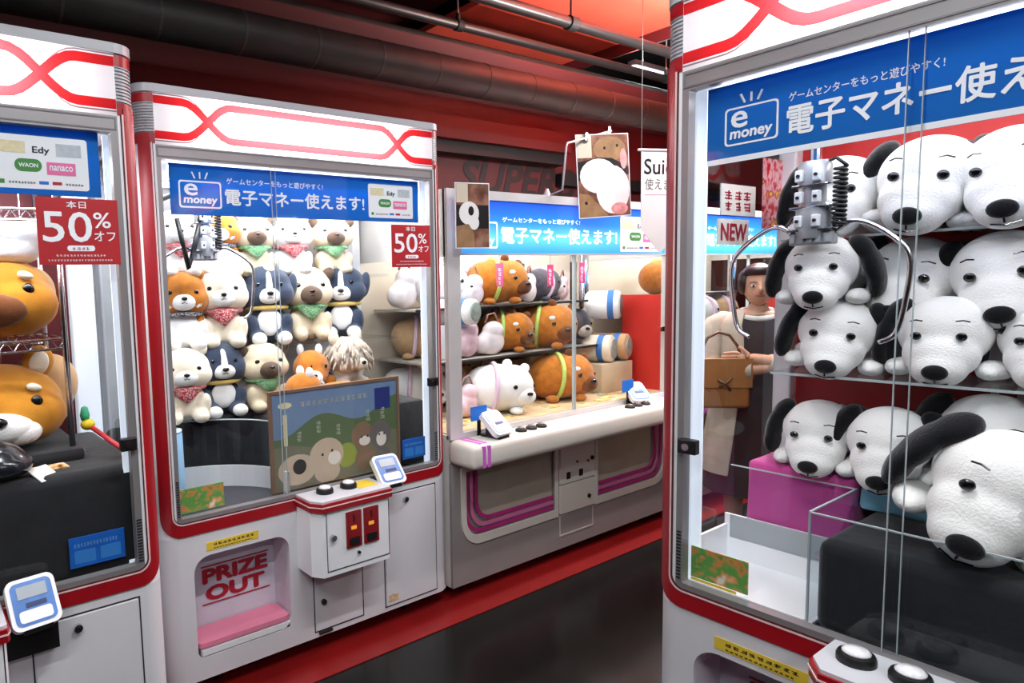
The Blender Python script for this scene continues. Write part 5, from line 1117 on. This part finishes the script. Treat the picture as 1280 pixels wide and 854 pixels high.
def prize_box(label, pos, w, d, h, m, m2, rz=0.0):
    t = thing('prize_box', label, 'box', pos, rz, 'boxed prizes in the cream machine')
    box('carton', t, m, -w / 2, w / 2, 0, d, 0, h, 0.004)
    bm = BM(); plate(bm, rrect(-w * 0.38, w * 0.38, h * 0.2, h * 0.8, 0.006), (), -0.0015, 0.0); lb = obj('label_panel', bm, m2, t)
    glyphs(lb, -w * 0.3, h * 0.3, w * 0.6, h * 0.18, TXTR, -0.0025, 4, 1)
BXM = {k: mat('box_' + k, c, 0.45, var=0.1, vs=20) for k, c in dict(maroon=(120, 36, 44), brown=(110, 78, 58), cream=(232, 220, 196), pink=(226, 150, 160), slate=(70, 74, 86), mint=(170, 206, 190)).items()}
for (u, v, z, w, h, a, b, lb) in (
    (0.62, 0.585, 1.311, 0.13, 0.19, 'maroon', 'cream', 'maroon prize box on upper shelf behind the white wrapped bag'),
    (0.99, 0.60, 1.311, 0.14, 0.20, 'cream', 'pink', 'cream prize box on upper shelf behind the orange plush'),
    (1.14, 0.61, 1.311, 0.12, 0.23, 'slate', 'cream', 'slate prize box on upper shelf behind the dark grey plush'),
    (1.36, 0.61, 1.311, 0.10, 0.2, 'brown', 'cream', 'brown prize box at right end of the upper shelf'),
    (0.57, 0.56, 1.051, 0.16, 0.20, 'maroon', 'pink', 'maroon prize box on lower shelf behind the wrapped bags'),
    (0.75, 0.60, 1.051, 0.14, 0.22, 'brown', 'cream', 'brown prize box on lower shelf behind the left orange plush'),
    (1.22, 0.60, 1.051, 0.15, 0.22, 'cream', 'mint', 'cream prize box on lower shelf behind the dark grey plush'),
    (0.70, 0.44, 0.766, 0.13, 0.20, 'maroon', 'cream', 'maroon prize box on the deck behind the white bear'),
    (0.95, 0.46, 0.766, 0.15, 0.22, 'brown', 'pink', 'brown prize box on the deck behind the lying orange plush'),
    (1.18, 0.50, 0.766, 0.14, 0.22, 'cream', 'maroon', 'cream prize box on the deck right of the brown one')):
    prize_box(lb, loc(MC, u, v, z), w, 0.07, h, BXM[a], BXM[b], 0.08 * math.sin(u * 40))
# photo placards and hanging banner above machine C
def photo(name, label, pos, w, h, regs, mats, tilt=0.0, rz=0.0):
    t = thing(name, label, 'photo', pos, rz)
    me = printed(rrect(0, w, 0, h), regs, -0.0006)
    for m in mats: me.materials.append(m)
    sh = obj('print', me, None, t)
    box('board', t, TXTW, -0.004, w + 0.004, 0, 0.003, -0.004, h + 0.004)
    t.rotation_euler = (0, tilt, rz); return t
pm = [blotch_mat('photo_brown', ((70, 40, 36), (120, 78, 60), (160, 120, 100)), 14), mat('photo_dark', (26, 24, 26), 0.4), mat('photo_white', (232, 230, 230), 0.35, var=0.05, vs=12), mat('photo_tan', (150, 116, 84), 0.4, var=0.25, vs=18), mat('photo_cream', (206, 196, 178), 0.4), mat('photo_pink', (222, 150, 150), 0.4, var=0.3, vs=30)]
w, h = 0.30, 0.40
t = photo('photo_placard', 'large photo board of a white dog clipped to clear stand above cream machine', (2.83, 2.10, 1.735), w, h,
      [(4, rrect(0.001, 0.085, 0.29, h - 0.001)), (3, oval(0.19, 0.33, 0.095, 0.06)), (1, [(0.001, 0.18), (0.001, 0.27), (0.12, 0.29), (0.20, 0.285), (0.299, 0.24), (0.299, 0.20), (0.15, 0.2)]), (2, oval(0.12, 0.20, 0.11, 0.085)), (2, oval(0.20, 0.13, 0.10, 0.12)), (3, [(0.001, 0.001), (0.001, 0.12), (0.06, 0.11), (0.12, 0.05), (0.17, 0.001)]), (5, oval(0.235, 0.035, 0.05, 0.03)), (1, oval(0.04, 0.07, 0.009, 0.009, 8)), (1, oval(0.16, 0.335, 0.008, 0.008, 8)), (1, oval(0.235, 0.345, 0.008, 0.008, 8)), (5, oval(0.27, 0.28, 0.02, 0.05))],
      pm, 0.0, 0.0)
t.rotation_euler = (0, -0.06, -0.30)
t = thing('clear_stand', 'bent clear rod stand rising from the cream machine top', 'stand', (2.66, 2.05, 1.80), 0.18)
bm = BM(); tube(bm, [(0, 0.1, 0.04), (0, 0.02, 0.06), (0.0, 0.0, 0.26), (0.01, 0, 0.275), (0.48, 0, 0.395)], 0.005, 8); obj('rod', bm, mat('pale_rod', (206, 190, 196), 0.3), t, smooth=True)
bm = BM(); lathe(bm, [(0.02, 0), (0.016, 0.01), (0.006, 0.035), (0.0, 0.036)], (0, 0.1, 0.04)); obj('foot', bm, mat('pale_rod', (206, 190, 196)), t)
for x in (0.20, 0.45):
    bm = BM(); bx(bm, x - 0.012, x + 0.012, -0.006, 0.006, 0.275 + 0.25 * x - 0.02, 0.275 + 0.25 * x + 0.025, 0.003); obj('clip', bm, SILVER, t)
w, h = 0.165, 0.27
t = photo('photo_placard', 'small photo board of a black and white animal at the cream machine corner', (1.985, 2.09, 1.585), w, h,
      [(4, rrect(0.002, 0.06, 0.19, h - 0.001)), (1, rrect(0.001, w - 0.001, 0.08, 0.18)), (2, oval(0.065, 0.145, 0.05, 0.05)), (2, oval(0.09, 0.105, 0.025, 0.03)), (1, oval(0.075, 0.155, 0.014, 0.02)), (3, [(0.001, 0.001), (0.001, 0.09), (0.06, 0.10), (0.09, 0.06), (0.09, 0.001)])], pm, 0.0, -0.2)
t = thing('hanging_banner', 'white pointed hanging banner lettered Suica beside the right machine', 'banner', (3.06, 1.92, 1.55), -0.35)
bm = BM(); plate(bm, [(0.0, 0.12), (0.11, 0.0), (0.24, 0.12), (0.24, 0.50), (0.0, 0.50)], (), 0, 0.003); obj('sheet', bm, mat('banner_white', (226, 216, 216), 0.5, var=0.04), t)
text('lettering', 'Suica', TXTB, t, 0.21, 0.075, (0.015, -0.0008, 0.385), bold=0.01); text('lettering', '使えます', mat('grey_print', (90, 86, 90), 0.5), t, 0.2, 0.055, (0.02, -0.0008, 0.31))
bm = BM(); bx(bm, 0.02, 0.2, -0.0008, 0, 0.285, 0.288); obj('print_rule', bm, mat('pink_line', (216, 150, 170), 0.5), t)
bm = BM(); cyl(bm, (-0.02, 0, 0.502), (0.26, 0, 0.502), 0.006, seg=10); obj('top_rod', bm, WHITE2, t)
bm = BM()
for x in (0.0, 0.24): tube(bm, [(x, 0, 0.505), (x, 0, 2.25)], 0.0012, 5)
obj('string', bm, ALU, t)

# ------------------------------------------------------------------ woman in the aisle, arms folded
PX, PY = 3.47, 1.56
SKIN = mat('skin', (206, 160, 132), 0.55, var=0.05, vs=12)
CARD = mat('beige_knit', (190, 180, 164), 0.9, var=0.1, vs=20, bump=0.4, bs=120)
DRESS = mat('charcoal_dress', (44, 40, 44), 0.85, var=0.15)
HAIR = mat('dark_hair', (30, 24, 22), 0.45, var=0.3, vs=40)
pr = thing('person', 'person in long beige cardigan and dark dress with folded arms in the aisle', 'person', (PX, PY, 0), -1.05)
def skin_mesh(verts, edges, radii, sub=2, root=0):
    me = bpy.data.meshes.new('s'); me.from_pydata(verts, edges, [])
    o = bpy.data.objects.new('s', me); COL.objects.link(o)
    m = o.modifiers.new('k', 'SKIN'); m.use_smooth_shade = True
    for i, r in enumerate(radii):
        sv = me.skin_vertices[0].data[i]; sv.radius = r if isinstance(r, tuple) else (r, r); sv.use_root = (i == root)
    s = o.modifiers.new('u', 'SUBSURF'); s.levels = sub; s.render_levels = sub
    dg = bpy.context.evaluated_depsgraph_get(); out = bpy.data.meshes.new_from_object(o.evaluated_get(dg))
    bpy.data.objects.remove(o); return out
# body faces local -y; height 1.47
V = [(0, 0, 0.80), (0, 0.0, 0.95), (0, 0.005, 1.08), (0, 0.01, 1.19), (0, 0.005, 1.25), (0, -0.005, 1.30)]
Rr = [(0.135, 0.10), (0.115, 0.085), (0.13, 0.09), (0.125, 0.075), (0.05, 0.045), (0.042, 0.042)]
Ed = [(0, 1), (1, 2), (2, 3), (3, 4), (4, 5)]
for s in (-1, 1):
    b = len(V)
    V += [(s * 0.165, 0.01, 1.185), (s * 0.205, -0.01, 1.06), (s * 0.185, -0.06, 0.965), (s * 0.05, -0.175, 1.0 + 0.02 * s), (-s * 0.06, -0.18, 1.02 + 0.02 * s)]
    Rr += [0.052, 0.044, 0.040, 0.033, 0.026]
    Ed += [(3, b), (b, b + 1), (b + 1, b + 2), (b + 2, b + 3), (b + 3, b + 4)]
    b = len(V)
    V += [(s * 0.085, 0, 0.74), (s * 0.085, -0.01, 0.42), (s * 0.085, 0.015, 0.09), (s * 0.085, 0.01, 0.035), (s * 0.095, -0.12, 0.028)]
    Rr += [0.085, 0.055, 0.035, 0.036, 0.03]
    Ed += [(0, b), (b, b + 1), (b + 1, b + 2), (b + 2, b + 3), (b + 3, b + 4)]
obj('body', skin_mesh(V, Ed, Rr), SKIN, pr)
# head
hd = obj('head', blob([((0, 0.005, 1.385), (0.072, 0.085, 0.09)), ((0, -0.02, 1.345), (0.056, 0.062, 0.065)), ((0, -0.03, 1.305), (0.032, 0.035, 0.028)), ((0, -0.088, 1.355), (0.011, 0.016, 0.018)), ((0, -0.082, 1.37), (0.008, 0.01, 0.022)), ((0.072, 0.005, 1.36), (0.010, 0.016, 0.024)), ((-0.072, 0.005, 1.36), (0.010, 0.016, 0.024))], 0.006, 3), SKIN, pr)
for s in (-1, 1):
    bm = BM(); ell(bm, (s * 0.028, -0.076, 1.373), (0.011, 0.005, 0.0055)); e = obj('eye', bm, mat('eye_white', (236, 232, 228), 0.3), hd, smooth=True)
    bm = BM(); ell(bm, (s * 0.028, -0.0795, 1.373), (0.0055, 0.003, 0.0055)); obj('iris', bm, HAIR, hd, smooth=True)
    bm = BM(); tube(bm, [(s * 0.014, -0.080, 1.389), (s * 0.028, -0.081, 1.393), (s * 0.044, -0.072, 1.388)], 0.002, 6); obj('eyebrow', bm, HAIR, hd)
bm = BM(); ell(bm, (0, -0.078, 1.328), (0.019, 0.007, 0.0055)); obj('lips', bm, mat('lips', (176, 92, 88), 0.5), hd, smooth=True)
hr = obj('hair', blob([((0, 0.025, 1.40), (0.082, 0.085, 0.085)), ((0, -0.045, 1.445), (0.066, 0.042, 0.028)), ((0.066, 0.0, 1.39), (0.022, 0.05, 0.06)), ((-0.066, 0.0, 1.39), (0.022, 0.05, 0.06)), ((0, 0.075, 1.33), (0.05, 0.035, 0.05)), ((0, 0.11, 1.36), (0.04, 0.035, 0.04))], 0.007, 3), HAIR, pr)
# clothes
def loft(rings, n=28):
    bm = BM(); rr = []
    for (cx, cy, z, rx, ry) in rings: rr.append([bm.verts.new((cx + rx * math.cos(2 * PI * k / n), cy + ry * math.sin(2 * PI * k / n), z)) for k in range(n)])
    for A, B in zip(rr, rr[1:]):
        for k in range(n): bm.faces.new((A[k], A[(k + 1) % n], B[(k + 1) % n], B[k]))
    return bm
obj('dress', loft([(0, 0, 0.36, 0.22, 0.19), (0, 0, 0.6, 0.19, 0.155), (0, 0, 0.8, 0.165, 0.13), (0, 0, 0.95, 0.135, 0.105), (0, 0, 1.1, 0.145, 0.11), (0, 0.005, 1.19, 0.15, 0.098), (0, 0.005, 1.235, 0.09, 0.075)]), DRESS, pr, smooth=True)
bm = BM(); n = 28; rr = []
for (z, rx, ry, gap) in ((0.46, 0.245, 0.205, 0.55), (0.65, 0.22, 0.18, 0.5), (0.85, 0.19, 0.15, 0.45), (1.0, 0.165, 0.13, 0.4), (1.12, 0.165, 0.125, 0.42), (1.185, 0.175, 0.115, 0.45), (1.225, 0.145, 0.10, 0.5), (1.262, 0.085, 0.078, 0.75)):
    rr.append([(rx * math.sin(a), -ry * math.cos(a), z) for a in [gap + (2 * PI - 2 * gap) * k / n for k in range(n + 1)]])
for off in (0.0, -0.008):
    L_ = [[bm.verts.new((x * (1 + off * 5), y * (1 + off * 5), z)) for x, y, z in row] for row in rr]
    for A, B in zip(L_, L_[1:]):
        for k in range(n): bm.faces.new((A[k], A[k + 1], B[k + 1], B[k]))
obj('cardigan', bm, CARD, pr, smooth=True)
for s in (-1, 1):
    bm = BM(); tube(bm, [(s * 0.09, 0.01, 1.222), (s * 0.135, 0.01, 1.213), (s * 0.172, 0.01, 1.185), (s * 0.195, 0.005, 1.13), (s * 0.208, -0.01, 1.06), (s * 0.212, -0.03, 1.0), (s * 0.20, -0.065, 0.965), (s * 0.165, -0.105, 0.965), (s * 0.11, -0.145, 0.98), (s * 0.03, -0.187, 1.0 + 0.02 * s)], [0.022, 0.042, 0.056, 0.060, 0.058, 0.057, 0.055, 0.053, 0.048, 0.042], 16); obj('sleeve', bm, CARD, pr, smooth=True)
    # hand with five fingers resting on the other arm
    hx, hy, hz = -s * 0.075, -0.19, 1.02 + 0.02 * s
    hv = [(hx + s * 0.03, hy, hz), (hx, hy - 0.002, hz)]; he = [(0, 1)]; hrad = [(0.026, 0.015), (0.030, 0.014)]
    for f in range(4):
        b = len(hv); zz = hz + 0.026 - f * 0.017; L_ = (0.058, 0.066, 0.062, 0.05)[f]
        hv += [(hx - s * 0.022, hy - 0.006, zz), (hx - s * (0.022 + L_ * 0.5), hy + 0.0, zz - 0.004), (hx - s * (0.022 + L_), hy + 0.02, zz - 0.008)]; hrad += [0.0085, 0.008, 0.0065]; he += [(1, b), (b, b + 1), (b + 1, b + 2)]
    b = len(hv); hv += [(hx + s * 0.005, hy - 0.012, hz + 0.035), (hx - s * 0.02, hy - 0.012, hz + 0.055)]; hrad += [0.0095, 0.008]; he += [(0, b), (b, b + 1)]
    obj('hand', skin_mesh(hv, he, hrad, 1), SKIN, pr)
    bm = BM(); bm.free()
    q = obj('shoe', blob([((s * 0.09, -0.06, 0.035), (0.042, 0.11, 0.035)), ((s * 0.088, 0.02, 0.05), (0.036, 0.05, 0.045))], 0.008), mat('shoe_black', (20, 20, 22), 0.4), pr)
# collar of white blouse
bm = BM(); tube(bm, [(0.085 * math.sin(a), 0.005 - 0.078 * math.cos(a), 1.235 - 0.02 * math.cos(a)) for a in [2 * PI * k / 24 for k in range(24)]], 0.016, 8, closed=True); obj('blouse_collar', bm, mat('blouse_white', (226, 222, 218), 0.8), pr, smooth=True)
# brown bag on her side
bag = thing('shoulder_bag', 'brown leather bag hanging at the side of the person', 'bag', (3.215, 1.60, 0.80), -0.75)
obj('bag_body', (lambda b: (bx(b, -0.12, 0.12, -0.035, 0.035, 0.0, 0.235, 0.02, 3), b)[1])(BM()), mat('tan_leather', (166, 112, 62), 0.45, var=0.12, vs=10), bag, smooth=True)
bm = BM(); bx(bm, -0.122, 0.122, -0.042, -0.034, 0.10, 0.24, 0.003); obj('bag_flap', bm, mat('tan_leather', (166, 112, 62)), bag)
bm = BM(); tube(bm, [(-0.03, -0.047, 0.14), (0.0, -0.05, 0.12), (0.03, -0.047, 0.15)], 0.006, 8); tube(bm, [(-0.025, -0.047, 0.105), (0.0, -0.05, 0.125), (0.025, -0.047, 0.09)], 0.005, 8); obj('bow', bm, mat('dark_leather', (96, 62, 36), 0.5), bag, smooth=True)
bm = BM(); tube(bm, [(-0.095, 0, 0.22), (-0.09, 0.0, 0.28), (-0.06, 0.01, 0.335), (-0.01, 0.02, 0.36), (0.04, 0.02, 0.345), (0.075, 0.01, 0.29), (0.09, 0.0, 0.22)], 0.007, 8); obj('strap', bm, mat('dark_leather', (96, 62, 36)), bag, smooth=True)
